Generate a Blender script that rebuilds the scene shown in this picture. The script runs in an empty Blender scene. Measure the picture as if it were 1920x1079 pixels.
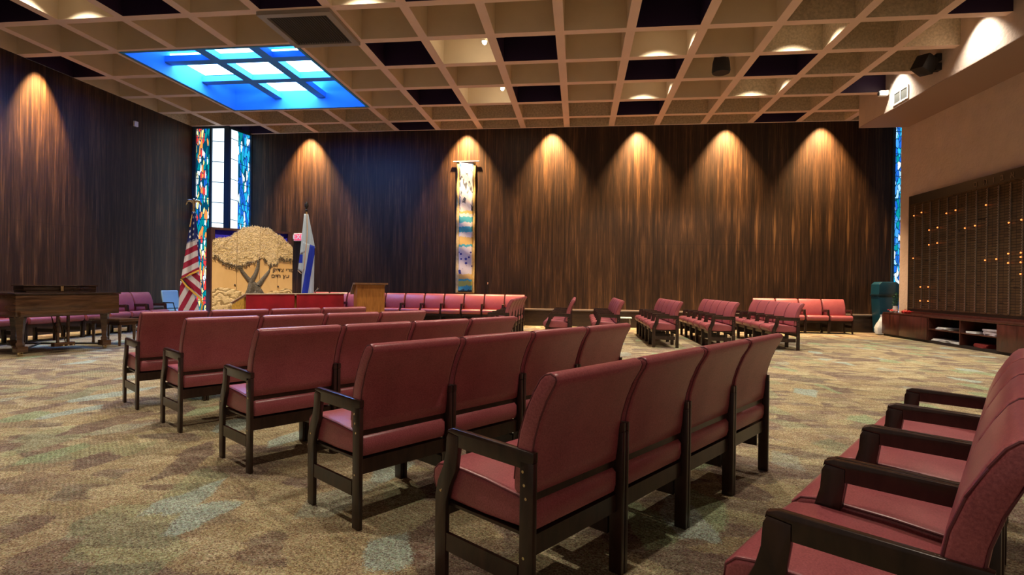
import bpy, bmesh, math, random
from mathutils import Vector, Matrix
random.seed(7)
SC = bpy.context.scene
COL = SC.collection
PI = math.pi

# ------------------------------------------------------------------ camera
EYE = 1.2
F = 1035.0
yaw, pitch, roll = -0.1204, -0.0048, 0.012
fwd = Vector((math.sin(yaw)*math.cos(pitch), math.cos(yaw)*math.cos(pitch), math.sin(pitch)))
rgt = Vector((math.cos(yaw), -math.sin(yaw), 0)); upv = rgt.cross(fwd)
rr = rgt*math.cos(roll) + upv*math.sin(roll)
uu = -rgt*math.sin(roll) + upv*math.cos(roll)
cam_d = bpy.data.cameras.new('camera'); cam = bpy.data.objects.new('camera', cam_d); COL.objects.link(cam)
m = Matrix((rr, uu, -fwd)).transposed().to_4x4(); m.translation = Vector((0, 0, EYE)); cam.matrix_world = m
cam_d.sensor_width = 36; cam_d.lens = 36*F/1920; cam_d.clip_start = 0.05; cam_d.clip_end = 200
SC.camera = cam
SC.view_settings.view_transform = 'Standard'; SC.view_settings.look = 'None'
SC.view_settings.gamma = 1; SC.view_settings.use_curve_mapping = False
SC.view_settings.exposure = 0.14

# ------------------------------------------------------------------ world (dim warm ambient fill, added through the open end behind the camera)
w = bpy.data.worlds.new('world'); SC.world = w; w.use_nodes = True
w.node_tree.nodes['Background'].inputs[0].default_value = (1.0, 0.80, 0.66, 1)
w.node_tree.nodes['Background'].inputs[1].default_value = 0.22

# ------------------------------------------------------------------ room constants
S = 1.30; TX = 4.3153; TY = 12.9493
CZ = 5.908            # underside of the ceiling ribs
CD = 0.62             # coffer depth
XL, XR, YB, YN = -11.75, 8.40, 16.50, -3.2
def gx(c): return (c - TX)*S
def gy(r): return (TY - r)*S

def light(kind, name, loc, energy, color, **kw):
    d = bpy.data.lights.new(name, kind); d.energy = energy; d.color = color
    o = bpy.data.objects.new(name, d); COL.objects.link(o); o.location = loc
    aim = kw.pop('aim', None)
    for k, v in kw.items(): setattr(d, k, v)
    if aim is not None:
        o.rotation_euler = (Vector(aim) - Vector(loc)).to_track_quat('-Z', 'Y').to_euler()
    return o
WARM = (1.0, 0.63, 0.29); SOFT = (1.0, 0.86, 0.68)
# wall washers tucked in the last row of coffers
WASH = [-8.45, -3.43, -0.84, 1.66, 4.14, 6.72]
for x in WASH:
    light('SPOT', 'wall_washer', (x, 16.14, CZ+0.16), 3400, WARM, spot_size=1.25, spot_blend=1.0, shadow_soft_size=0.04, aim=(x, 16.46, 4.2))
for y in (10.7, 5.2):
    light('SPOT', 'wall_washer', (XL+0.36, y, CZ+0.16), 3200, WARM, spot_size=0.95, spot_blend=1.0, shadow_soft_size=0.04, aim=(XL+0.0, y, 4.75))
# coffer downlights over the floor
DOWN = [(-3, 6), (1, 6), (5, 4), (5, 2), (7, 4), (7, 2), (-3, 8), (1, 8), (5, 6), (8, 7), (1, 10), (5, 10), (-5, 6)]
for c, r in DOWN:
    light('SPOT', 'coffer_downlight', (gx(c+.5), gy(r+.5), CZ+CD-0.06), (600 if r < 8 else 470), SOFT, spot_size=1.74, spot_blend=0.35, shadow_soft_size=0.06, aim=(gx(c+.5), gy(r+.5), 0))
# washers over the bulkhead on the right
for y in (10.95, 13.55, 8.3):
    light('SPOT', 'bulkhead_washer', (6.80, y, CZ+0.42), 270, (1.0, 0.93, 0.80), spot_size=1.6, spot_blend=0.8, shadow_soft_size=0.04, aim=(7.12, y, 5.2))

# unseen spot added to brighten the ark
light('SPOT', 'ark_fill_spot', (-4.96, 8.38, CZ+0.35), 1350, (1.0, 0.80, 0.55), spot_size=0.50, spot_blend=0.7, shadow_soft_size=0.05, aim=(-7.2, 11.7, 1.5))

# ------------------------------------------------------------------ materials
def new_mat(name):
    m = bpy.data.materials.new(name); m.use_nodes = True
    nt = m.node_tree; return m, nt, nt.nodes['Principled BSDF']
def N(nt, typ, **kw):
    n = nt.nodes.new(typ)
    for k, v in kw.items():
        if k in n.inputs: n.inputs[k].default_value = v
        else: setattr(n, k, v)
    return n
def L(nt, a, b): nt.links.new(a, b)
def coords(nt, scale=(1, 1, 1), kind='Object', rot=(0, 0, 0)):
    tc = N(nt, 'ShaderNodeTexCoord'); mp = N(nt, 'ShaderNodeMapping')
    mp.inputs['Scale'].default_value = scale; mp.inputs['Rotation'].default_value = rot
    L(nt, tc.outputs[kind], mp.inputs['Vector']); return mp.outputs['Vector']
def ramp(nt, fac, stops, interp='LINEAR'):
    r = N(nt, 'ShaderNodeValToRGB'); cr = r.color_ramp; cr.interpolation = interp
    while len(cr.elements) < len(stops): cr.elements.new(0.5)
    for e, (p, c) in zip(cr.elements, stops): e.position = p; e.color = (*c, 1) if len(c) == 3 else c
    L(nt, fac, r.inputs[0]); return r.outputs[0]
def math_(nt, op, a, b=None, c=None, clamp=False):
    n = N(nt, 'ShaderNodeMath', operation=op); n.use_clamp = clamp
    for i, v in enumerate((a, b, c)):
        if v is None: continue
        if isinstance(v, (int, float)): n.inputs[i].default_value = v
        else: L(nt, v, n.inputs[i])
    return n.outputs[0]
def mixc(nt, fac, a, b, mode='MIX'):
    n = N(nt, 'ShaderNodeMix', data_type='RGBA', blend_type=mode)
    for i, v in ((0, fac), (6, a), (7, b)):
        if isinstance(v, (int, float)): n.inputs[i].default_value = v
        elif isinstance(v, tuple): n.inputs[i].default_value = (*v, 1)
        else: L(nt, v, n.inputs[i])
    return n.outputs[2]
def noise(nt, vec, scale, detail=3, rough=.5, dist=0):
    n = N(nt, 'ShaderNodeTexNoise'); n.inputs['Scale'].default_value = scale; n.inputs['Detail'].default_value = detail
    n.inputs['Roughness'].default_value = rough; n.inputs['Distortion'].default_value = dist
    L(nt, vec, n.inputs['Vector']); return n.outputs['Fac']
def bump(nt, bs, h, strength=.3, dist=.01):
    b = N(nt, 'ShaderNodeBump'); b.inputs['Strength'].default_value = strength; b.inputs['Distance'].default_value = dist
    L(nt, h, b.inputs['Height']); L(nt, b.outputs[0], bs.inputs['Normal'])
def plain(name, col, rough=.5, metal=0, spec=.5, emit=None, es=0, var=0, vs=8, bmp=0, bs_=60):
    m, nt, b = new_mat(name)
    b.inputs['Base Color'].default_value = (*col, 1); b.inputs['Roughness'].default_value = rough
    b.inputs['Metallic'].default_value = metal; b.inputs['Specular IOR Level'].default_value = spec
    if var:
        f = noise(nt, coords(nt), vs, 4)
        lo = tuple(x*(1-var) for x in col); hi = tuple(min(1, x*(1+var)) for x in col)
        L(nt, ramp(nt, f, [(.3, lo), (.7, hi)]), b.inputs['Base Color'])
    if bmp: bump(nt, b, noise(nt, coords(nt), bs_, 3), bmp)
    if emit: b.inputs['Emission Color'].default_value = (*emit, 1); b.inputs['Emission Strength'].default_value = es
    return m

def wood_panel(name, axis, figure=True):      # tall bookmatched veneer sheets
    m, nt, b = new_mat(name)
    tc = N(nt, 'ShaderNodeTexCoord'); sp = N(nt, 'ShaderNodeSeparateXYZ'); L(nt, tc.outputs['Object'], sp.inputs[0])
    h = sp.outputs[axis]; z = sp.outputs[2]
    pp = math_(nt, 'PINGPONG', h, 0.62)
    pid = math_(nt, 'FLOOR', math_(nt, 'DIVIDE', h, 1.24))
    cb = N(nt, 'ShaderNodeCombineXYZ'); L(nt, pp, cb.inputs[0]); L(nt, math_(nt, 'MULTIPLY', pid, 3.7), cb.inputs[1]); L(nt, z, cb.inputs[2])
    def mp(s):
        q = N(nt, 'ShaderNodeMapping'); q.inputs['Scale'].default_value = s; L(nt, cb.outputs[0], q.inputs[0]); return q.outputs[0]
    broad = noise(nt, mp((3.2, 1, .22)), 1.6, 5, .6, .6)
    grain = noise(nt, mp((26, 1, .55)), 1.5, 6, .65, .4)
    fine = noise(nt, mp((150, 1, 3)), 1.2, 3, .6)
    f = math_(nt, 'ADD', math_(nt, 'MULTIPLY', broad, .45), math_(nt, 'MULTIPLY', grain, .55))
    f = math_(nt, 'ADD', f, math_(nt, 'MULTIPLY', math_(nt, 'SUBTRACT', fine, .5), .22))
    col = ramp(nt, f, [(.30, (.007, .0032, .0018)), (.44, (.020, .0092, .0045)), (.54, (.048, .022, .010)), (.70, (.175, .085, .034))])
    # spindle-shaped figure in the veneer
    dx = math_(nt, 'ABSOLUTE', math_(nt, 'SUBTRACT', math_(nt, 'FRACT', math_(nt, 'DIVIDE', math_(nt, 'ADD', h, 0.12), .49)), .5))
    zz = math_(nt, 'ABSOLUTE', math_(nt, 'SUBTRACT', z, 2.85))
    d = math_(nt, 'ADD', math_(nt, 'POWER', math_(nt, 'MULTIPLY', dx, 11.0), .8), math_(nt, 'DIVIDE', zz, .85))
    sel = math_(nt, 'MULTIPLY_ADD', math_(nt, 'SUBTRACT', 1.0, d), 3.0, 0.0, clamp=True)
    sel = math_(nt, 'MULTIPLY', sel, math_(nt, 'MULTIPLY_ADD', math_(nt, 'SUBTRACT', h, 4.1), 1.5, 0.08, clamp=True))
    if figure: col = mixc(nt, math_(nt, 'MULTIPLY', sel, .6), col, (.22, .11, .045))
    seam = math_(nt, 'LESS_THAN', math_(nt, 'ABSOLUTE', math_(nt, 'SUBTRACT', math_(nt, 'FRACT', math_(nt, 'DIVIDE', h, 1.24)), .5)), .003)
    hs = math_(nt, 'LESS_THAN', math_(nt, 'ABSOLUTE', math_(nt, 'SUBTRACT', z, 2.44)), .003)
    seam = math_(nt, 'MAXIMUM', seam, hs)
    col = mixc(nt, math_(nt, 'MULTIPLY', seam, .6), col, (.01, .006, .004))
    L(nt, col, b.inputs['Base Color'])
    b.inputs['Roughness'].default_value = .46; b.inputs['Specular IOR Level'].default_value = .35
    bump(nt, b, grain, .12, .004); return m

def wood(name, dark, lite, scale=(1, 14, 14), rough=.35, s=2.0):
    m, nt, b = new_mat(name)
    f = noise(nt, coords(nt, scale), s, 5, .6, .6)
    L(nt, ramp(nt, f, [(.32, dark), (.68, lite)]), b.inputs['Base Color'])
    b.inputs['Roughness'].default_value = rough; return m

def carpet():
    m, nt, b = new_mat('patterned_carpet')
    v0 = coords(nt, (1, 1, 1))
    wn = N(nt, 'ShaderNodeTexNoise'); wn.inputs['Scale'].default_value = 3.0; wn.inputs['Detail'].default_value = 8; wn.inputs['Roughness'].default_value = .72; L(nt, v0, wn.inputs['Vector'])
    fz = N(nt, 'ShaderNodeTexNoise'); fz.inputs['Scale'].default_value = 130; fz.inputs['Detail'].default_value = 1; L(nt, v0, fz.inputs['Vector'])
    def dist(vec, amt):
        a = N(nt, 'ShaderNodeVectorMath', operation='SCALE'); L(nt, wn.outputs['Color'], a.inputs[0]); a.inputs['Scale'].default_value = amt
        c_ = N(nt, 'ShaderNodeVectorMath', operation='SCALE'); L(nt, fz.outputs['Color'], c_.inputs[0]); c_.inputs['Scale'].default_value = .12
        s_ = N(nt, 'ShaderNodeVectorMath', operation='ADD'); L(nt, vec, s_.inputs[0]); L(nt, a.outputs[0], s_.inputs[1])
        q_ = N(nt, 'ShaderNodeVectorMath', operation='ADD'); L(nt, s_.outputs[0], q_.inputs[0]); L(nt, c_.outputs[0], q_.inputs[1]); return q_.outputs[0]
    def vor(scale, rot, sc, amt):
        t = N(nt, 'ShaderNodeTexVoronoi'); t.voronoi_dimensions = '2D'; t.inputs['Scale'].default_value = sc*1.2
        L(nt, dist(coords(nt, scale, rot=(0, 0, rot)), amt), t.inputs['Vector'])
        sx = N(nt, 'ShaderNodeSeparateColor'); L(nt, t.outputs['Color'], sx.inputs[0]); return sx.outputs[0], sx.outputs[1]
    a, a2 = vor((1.0, 2.2, 1), .45, 2.5, .35)
    c, c2 = vor((2.0, 1.0, 1), -.35, 2.1, .25)
    base = ramp(nt, a, [(0, (.17, .12, .095)), (.2, (.33, .26, .15)), (.42, (.44, .37, .23)), (.6, (.21, .145, .11)), (.78, (.36, .31, .18)), (.92, (.15, .10, .09))], 'CONSTANT')
    over = ramp(nt, c, [(0, (.14, .09, .08)), (.2, (.38, .30, .17)), (.42, (.25, .33, .19)), (.58, (.36, .28, .17)), (.82, (.33, .42, .38)), (.92, (.18, .12, .10))], 'CONSTANT')
    sel = ramp(nt, c2, [(0, (0.1,)*3), (.4, (.45,)*3), (.7, (.95,)*3)], 'CONSTANT')
    col = mixc(nt, sel, base, over)
    soft = noise(nt, coords(nt, (1, 2, 1), rot=(0, 0, .5)), 7, 6, .7)
    col = mixc(nt, .30, col, ramp(nt, soft, [(.36, (.15, .105, .085)), (.5, (.29, .24, .16)), (.64, (.52, .48, .36))]))
    # woven yarn: coloured flecks, ribs showing only in some patches
    tuft = N(nt, 'ShaderNodeTexVoronoi'); tuft.voronoi_dimensions = '2D'; tuft.inputs['Scale'].default_value = 165; L(nt, v0, tuft.inputs['Vector'])
    tc_ = N(nt, 'ShaderNodeSeparateColor'); L(nt, tuft.outputs['Color'], tc_.inputs[0])
    fleck = ramp(nt, tc_.outputs[0], [(0, (.35, .22, .24)), (.18, (.75, .62, .50)), (.4, (1.0, 1.02, 1.02)), (.66, (.85, 1.05, .88)), (.84, (1.55, 1.55, 1.55))], 'CONSTANT')
    col = mixc(nt, .75, col, fleck, 'MULTIPLY')
    wv = N(nt, 'ShaderNodeTexWave', bands_direction='DIAGONAL'); wv.inputs['Scale'].default_value = 17; wv.inputs['Distortion'].default_value = 2; wv.inputs['Detail'].default_value = 2; wv.inputs['Detail Scale'].default_value = 12
    L(nt, v0, wv.inputs['Vector'])
    rib = math_(nt, 'MULTIPLY', wv.outputs['Fac'], math_(nt, 'GREATER_THAN', a2, .5))
    tm = math_(nt, 'SUBTRACT', 1.25, math_(nt, 'ADD', math_(nt, 'MULTIPLY', rib, .22), math_(nt, 'MULTIPLY', tuft.outputs['Distance'], .45)))
    cb = N(nt, 'ShaderNodeCombineColor')
    for i in range(3): L(nt, tm, cb.inputs[i])
    col = mixc(nt, 1.0, col, cb.outputs[0], 'MULTIPLY')
    L(nt, col, b.inputs['Base Color']); b.inputs['Roughness'].default_value = .95; b.inputs['Specular IOR Level'].default_value = .1
    bump(nt, b, tm, .5, .006); return m

def vinyl():
    m, nt, b = new_mat('burgundy_vinyl')
    v = coords(nt)
    a = noise(nt, v, 170, 3, .6); c = noise(nt, v, 6, 3)
    f = math_(nt, 'ADD', math_(nt, 'MULTIPLY', a, .7), math_(nt, 'MULTIPLY', c, .3))
    L(nt, ramp(nt, f, [(.35, (.25, .054, .068)), (.65, (.43, .115, .13))]), b.inputs['Base Color'])
    b.inputs['Roughness'].default_value = .34; b.inputs['Specular IOR Level'].default_value = .5
    bump(nt, b, a, .15, .002); return m

def stained(name, cols, sx=26, sz=5.0, white=0.0, strength=1.5, lead=.05, side=0):
    """backlit stained glass: UV u = metres across, v = metres up"""
    m, nt, b = new_mat(name)
    uv = coords(nt, (sx, sz, 1), 'UV', rot=(0, 0, .06))
    raw = coords(nt, (1, 1, 1), 'UV'); sp = N(nt, 'ShaderNodeSeparateXYZ'); L(nt, raw, sp.inputs[0])
    wn = N(nt, 'ShaderNodeTexNoise'); wn.inputs['Scale'].default_value = 1.1; wn.inputs['Detail'].default_value = 2; L(nt, uv, wn.inputs['Vector'])
    ad = N(nt, 'ShaderNodeVectorMath', operation='ADD'); L(nt, uv, ad.inputs[0]); L(nt, wn.outputs['Color'], ad.inputs[1])
    ve = N(nt, 'ShaderNodeTexVoronoi'); ve.voronoi_dimensions = '2D'; ve.feature = 'DISTANCE_TO_EDGE'; ve.inputs['Scale'].default_value = 1; L(nt, ad.outputs[0], ve.inputs['Vector'])
    vc = N(nt, 'ShaderNodeTexVoronoi'); vc.voronoi_dimensions = '2D'; vc.inputs['Scale'].default_value = 1; L(nt, ad.outputs[0], vc.inputs['Vector'])
    sc = N(nt, 'ShaderNodeSeparateColor'); L(nt, vc.outputs['Color'], sc.inputs[0])
    n = len(cols); col = ramp(nt, sc.outputs[0], [(i/n, c) for i, c in enumerate(cols)], 'CONSTANT')
    edge = math_(nt, 'GREATER_THAN', ve.outputs['Distance'], lead)
    if white:
        # a broad clear passage through the design
        c0 = math_(nt, 'ADD', sp.outputs[0], math_(nt, 'MULTIPLY', math_(nt, 'SUBTRACT', noise(nt, coords(nt, (3, 1.2, 1), 'UV'), 2, 3), .5), .35))
        wsel = math_(nt, 'LESS_THAN', c0, white) if side == 0 else math_(nt, 'GREATER_THAN', c0, white)
        edge = math_(nt, 'MAXIMUM', edge, wsel)
        col = mixc(nt, wsel, col, (.80, .93, 1.0))
    bars = math_(nt, 'GREATER_THAN', math_(nt, 'FRACT', math_(nt, 'ADD', math_(nt, 'DIVIDE', sp.outputs[1], .62), math_(nt, 'MULTIPLY', sp.outputs[0], .12))), .035)
    edge = math_(nt, 'MULTIPLY', edge, bars)
    col = mixc(nt, edge, (.0, .045, .10), col)  # bloom from the panes put into the leads as a faint blue glow
    b.inputs['Base Color'].default_value = (.01, .02, .03, 1); b.inputs['Roughness'].default_value = .15
    L(nt, col, b.inputs['Emission Color']); b.inputs['Emission Strength'].default_value = strength
    return m

M = {}
M['wall_back'] = wood_panel('rosewood_panelling', 0)
M['wall_side'] = wood_panel('rosewood_panelling_side', 1, False)
M['carpet'] = carpet()
M['vinyl'] = vinyl()
M['welt'] = plain('dark_welt', (.14, .03, .04), .45)
M['chairwood'] = wood('dark_stained_wood', (.014, .0065, .005), (.045, .020, .013), (6, 6, 2), .28, 3)
M['brass'] = plain('brass', (.70, .55, .34), .25, 1)
M['rib'] = plain('ceiling_rib_paint', (.74, .54, .44), .8, var=.05, vs=1.5, bmp=.15, bs_=40)
M['coffer'] = plain('coffer_paint', (.66, .54, .38), .8, var=.05, vs=2, bmp=.1, bs_=30)
M['coffer_rough'] = plain('sprayed_coffer', (.55, .44, .30), .9, var=.22, vs=22, bmp=.9, bs_=45)
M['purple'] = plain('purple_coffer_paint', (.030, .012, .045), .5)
M['plaster'] = plain('rough_plaster', (.60, .46, .37), .9, var=.06, vs=3, bmp=.9, bs_=16)
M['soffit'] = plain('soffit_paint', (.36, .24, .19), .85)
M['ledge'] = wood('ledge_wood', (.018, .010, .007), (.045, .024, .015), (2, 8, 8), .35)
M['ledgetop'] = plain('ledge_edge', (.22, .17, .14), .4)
M['lead'] = plain('window_mullion', (.02, .05, .09), .5)
M['black'] = plain('black_plastic', (.006, .006, .007), .6)
M['darkmetal'] = plain('dark_metal', (.03, .03, .032), .45, .6)
M['chrome'] = plain('chrome', (.7, .7, .72), .2, 1)
M['white'] = plain('white_plastic', (.75, .73, .68), .5)
M['skywall'] = plain('skylight_daylight_tint', (.06, .30, .60), .8)  # blue daylight put into the colour of the well walls and grid
M['piano'] = wood('walnut_piano_case', (.040, .018, .009), (.115, .055, .026), (1.2, 1.2, 9), .22, 2)
M['pianotop'] = wood('piano_lid', (.018, .009, .006), (.045, .024, .015), (1, 6, 1), .16, 2)
M['gold'] = plain('gilded_carving', (.52, .36, .14), .45, .25)
M['orange'] = wood('lectern_oak', (.27, .095, .018), (.50, .20, .045), (6, 6, 1), .35, 3)
M['lecttop'] = wood('lectern_top', (.16, .075, .035), (.30, .15, .08), (6, 1, 6), .3, 3)
M['redvelvet'] = plain('red_velvet', (.34, .006, .018), .85, var=.35, vs=3)
M['goldcloth'] = plain('gold_cloth', (.62, .34, .05), .6, var=.3, vs=30)
M['cream'] = plain('cream_trim', (.66, .50, .36), .6)
M['bluevelvet'] = plain('royal_blue_velvet', (.02, .012, .62), .7)
M['arkwood'] = wood('ark_cabinet_wood', (.030, .010, .012), (.075, .026, .024), (6, 6, 1), .4, 2)
M['trunk'] = plain('weathered_bronze', (.12, .10, .07), .5, .3, var=.5, vs=35, bmp=1.0, bs_=50)
M['leafdark'] = plain('dark_leaf_carving', (.10, .065, .025), .6)
M['letter'] = plain('bronze_lettering', (.035, .02, .012), .5)
M['pole'] = plain('flagpole_brass', (.60, .40, .16), .3, .8)
M['fringe'] = plain('gold_fringe', (.80, .46, .06), .6)
M['teal'] = plain('teal_plastic', (.006, .05, .085), .35)
M['tealdark'] = plain('teal_dark_band', (.004, .02, .03), .4)
M['bag'] = plain('white_plastic_bag', (.62, .66, .68), .45, var=.2, vs=9)
M['paper'] = plain('paper', (.74, .74, .72), .8)
M['redcloth'] = plain('red_foil', (.62, .03, .03), .45, var=.4, vs=18)
M['leaf'] = plain('green_leaf', (.03, .13, .04), .5)
M['cab'] = wood('mahogany_cabinet', (.030, .008, .006), (.085, .024, .016), (6, 6, 1), .3, 2)
M['cabin'] = plain('cabinet_inside', (.010, .005, .004), .6)
M['shell'] = plain('pale_blue_vinyl', (.28, .46, .54), .35)
M['exit'] = None

# golden carved crown / hills
def carved(name, a, b_, sc, st):
    m, nt, b = new_mat(name)
    w_ = N(nt, 'ShaderNodeTexWave', wave_type='RINGS'); w_.inputs['Scale'].default_value = sc; w_.inputs['Distortion'].default_value = 16; w_.inputs['Detail'].default_value = 4; w_.inputs['Detail Scale'].default_value = 2.2
    L(nt, coords(nt), w_.inputs['Vector'])
    L(nt, ramp(nt, w_.outputs['Fac'], [(.10, a), (.45, b_)]), b.inputs['Base Color'])
    b.inputs['Roughness'].default_value = .5; b.inputs['Metallic'].default_value = .1
    bump(nt, b, w_.outputs['Fac'], st, .02); return m
M['crown'] = carved('carved_gold_foliage', (.42, .29, .12), (.74, .56, .28), 7, .5)
M['hill'] = carved('carved_gold_hills', (.32, .21, .08), (.72, .53, .26), 2.2, .5)
M['panelwood'] = wood('honey_maple_panel', (.60, .36, .13), (.76, .50, .22), (1, 1, .5), .4, 1.5)

def flag_mat(name, kind):
    m, nt, b = new_mat(name)
    tc = N(nt, 'ShaderNodeTexCoord'); sp = N(nt, 'ShaderNodeSeparateXYZ'); L(nt, tc.outputs['UV'], sp.inputs[0])
    if kind == 'us':
        st = math_(nt, 'LESS_THAN', math_(nt, 'FRACT', math_(nt, 'MULTIPLY', sp.outputs[1], .5)), .5)
        col = mixc(nt, st, (.66, .62, .66), (.34, .006, .045))
        vo = N(nt, 'ShaderNodeTexVoronoi'); vo.voronoi_dimensions = '2D'; vo.inputs['Scale'].default_value = 1.15; vo.inputs['Randomness'].default_value = .25; L(nt, tc.outputs['UV'], vo.inputs['Vector'])
        star = math_(nt, 'LESS_THAN', vo.outputs['Distance'], .21)
        can = mixc(nt, star, (.006, .02, .17), (.75, .78, .85))
        col = mixc(nt, math_(nt, 'LESS_THAN', sp.outputs[0], 0.0), col, can)
    else:
        f = math_(nt, 'FRACT', sp.outputs[1])
        band = math_(nt, 'MULTIPLY', math_(nt, 'GREATER_THAN', sp.outputs[1], 0.0), math_(nt, 'LESS_THAN', sp.outputs[1], 1.0))
        col = mixc(nt, band, (.50, .64, .80), (.012, .045, .60))
    L(nt, col, b.inputs['Base Color']); b.inputs['Roughness'].default_value = .7
    return m
M['usflag'] = flag_mat('stars_and_stripes_cloth', 'us')
M['ilflag'] = flag_mat('blue_and_white_cloth', 'il')

def emis(name, col, s):
    m, nt, b = new_mat(name); b.inputs['Base Color'].default_value = (*[c*.3 for c in col], 1)
    b.inputs['Emission Color'].default_value = (*col, 1); b.inputs['Emission Strength'].default_value = s; return m
M['skypane'] = emis('daylit_skylight_pane', (.18, .42, 1.0), 23.0)
M['bulb'] = emis('lamp_bulb', (1, .88, .68), 60)
M['lens'] = emis('downlight_lens', (1, .8, .55), 12)
M['memlamp'] = emis('memorial_bulb', (1.0, .20, .04), 3.2)
M['exit'] = emis('exit_face', (1.0, .12, .22), .75)

# ------------------------------------------------------------------ mesh helpers
class MB:
    def __init__(s): s.b = bmesh.new(); s.uv = None; s.mi = 0
    def face(s, pts, mi=None):
        f = s.b.faces.new([s.b.verts.new(p) for p in pts]); f.material_index = s.mi if mi is None else mi; return f
    def box(s, x0, x1, y0, y1, z0, z1, mi=None, bev=0, T=None):
        r = bmesh.ops.create_cube(s.b, size=1)['verts']
        for v in r: v.co = Vector((x0+(v.co.x+.5)*(x1-x0), y0+(v.co.y+.5)*(y1-y0), z0+(v.co.z+.5)*(z1-z0)))
        fs = {f for v in r for f in v.link_faces}
        for f in fs: f.material_index = s.mi if mi is None else mi
        if bev:
            es = {e for v in r for e in v.link_edges}
            out = bmesh.ops.bevel(s.b, geom=list(es), offset=bev, segments=2, affect='EDGES', profile=.5)
            r = list({v for f in out['faces'] for v in f.verts} | {v for v in r if v.is_valid})
            for f in out['faces']: f.material_index = s.mi if mi is None else mi
        if T is not None: bmesh.ops.transform(s.b, matrix=T, verts=[v for v in r if v.is_valid])
        return s
    def prism(s, poly, a, b, plane='yz', mi=None, bev=0):
        """extrude 2D polygon; plane yz -> along x, xz -> along y, xy -> along z"""
        def P(p, t):
            return {'yz': (t, p[0], p[1]), 'xz': (p[0], t, p[1]), 'xy': (p[0], p[1], t)}[plane]
        A = [s.b.verts.new(P(p, a)) for p in poly]; B = [s.b.verts.new(P(p, b)) for p in poly]
        fs = [s.b.faces.new(A), s.b.faces.new(B[::-1])]
        n = len(poly)
        for i in range(n): fs.append(s.b.faces.new((A[i], B[i], B[(i+1) % n], A[(i+1) % n])))
        for f in fs: f.material_index = s.mi if mi is None else mi
        bmesh.ops.recalc_face_normals(s.b, faces=fs)
        if bev:
            es = set(fs[0].edges) | set(fs[1].edges)
            out = bmesh.ops.bevel(s.b, geom=list(es), offset=bev, segments=2, affect='EDGES', profile=.5)
            for f in out['faces']: f.material_index = s.mi if mi is None else mi
        return s
    def soft(s, poly, x0, x1, r, mi=None, k=4, off=None):
        """extrude closed yz profile along x with pillowed ends"""
        n = len(poly); P = [Vector((0, a, b)) for a, b in poly]
        area = sum(P[i].y*P[(i+1) % n].z - P[(i+1) % n].y*P[i].z for i in range(n))
        sg = 1 if area > 0 else -1
        nr = []
        for i in range(n):
            d = (P[(i+1) % n]-P[i-1]).normalized(); nr.append(Vector((0, -d.z, d.y))*sg)   # inward
        off = r if off is None else off
        R = []
        for j in range(k+1):
            a = j/k*PI/2
            R.append((x0+r*(1-math.cos(a)), off*(1-math.sin(a))))
        R2 = [(x1-(x-x0), o) for x, o in R[::-1]]
        allr = R+R2
        V = [[s.b.verts.new((x, P[i].y+nr[i].y*o, P[i].z+nr[i].z*o)) for i in range(n)] for x, o in allr]
        fs = [s.b.faces.new(V[0]), s.b.faces.new(V[-1][::-1])]
        for j in range(len(V)-1):
            for i in range(n): fs.append(s.b.faces.new((V[j][i], V[j+1][i], V[j+1][(i+1) % n], V[j][(i+1) % n])))
        for f in fs: f.material_index = s.mi if mi is None else mi; f.smooth = True
        bmesh.ops.recalc_face_normals(s.b, faces=fs)
        return s
    def tube(s, pts, r, seg=8, mi=None, closed=False, flat=None):
        pts = [Vector(p) for p in pts]; n = len(pts); rs = r if isinstance(r, (list, tuple)) else [r]*n
        rings = []
        for i, p in enumerate(pts):
            d = (pts[min(i+1, n-1)]-pts[max(i-1, 0)]) if not closed else (pts[(i+1) % n]-pts[i-1])
            if d.length < 1e-9: d = Vector((0, 0, 1))
            d.normalize(); a = Vector((0, 0, 1)) if abs(d.z) < .9 else Vector((1, 0, 0))
            u = d.cross(a).normalized(); v = d.cross(u)
            ring = []
            for k in range(seg):
                o = (u*math.cos(2*PI*k/seg)+v*math.sin(2*PI*k/seg))*rs[i]
                if flat: o = Vector((o.x*flat[0], o.y*flat[1], o.z*flat[2]))
                ring.append(s.b.verts.new(p+o))
            rings.append(ring)
        fs = []
        m_ = n if closed else n-1
        for i in range(m_):
            A, B = rings[i], rings[(i+1) % n]
            for k in range(seg): fs.append(s.b.faces.new((A[k], A[(k+1) % seg], B[(k+1) % seg], B[k])))
        if not closed: fs.append(s.b.faces.new(rings[0])); fs.append(s.b.faces.new(rings[-1][::-1]))
        for f in fs: f.material_index = s.mi if mi is None else mi; f.smooth = True
        bmesh.ops.recalc_face_normals(s.b, faces=fs); return s
    def lathe(s, prof, c=(0, 0, 0), seg=16, mi=None):
        rings = [[s.b.verts.new((c[0]+r*math.cos(2*PI*k/seg), c[1]+r*math.sin(2*PI*k/seg), c[2]+z)) for k in range(seg)] for r, z in prof]
        fs = []
        for A, B in zip(rings, rings[1:]):
            for k in range(seg): fs.append(s.b.faces.new((A[k], A[(k+1) % seg], B[(k+1) % seg], B[k])))
        fs.append(s.b.faces.new(rings[0][::-1])); fs.append(s.b.faces.new(rings[-1]))
        for f in fs: f.material_index = s.mi if mi is None else mi; f.smooth = True
        bmesh.ops.recalc_face_normals(s.b, faces=fs); return s
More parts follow.
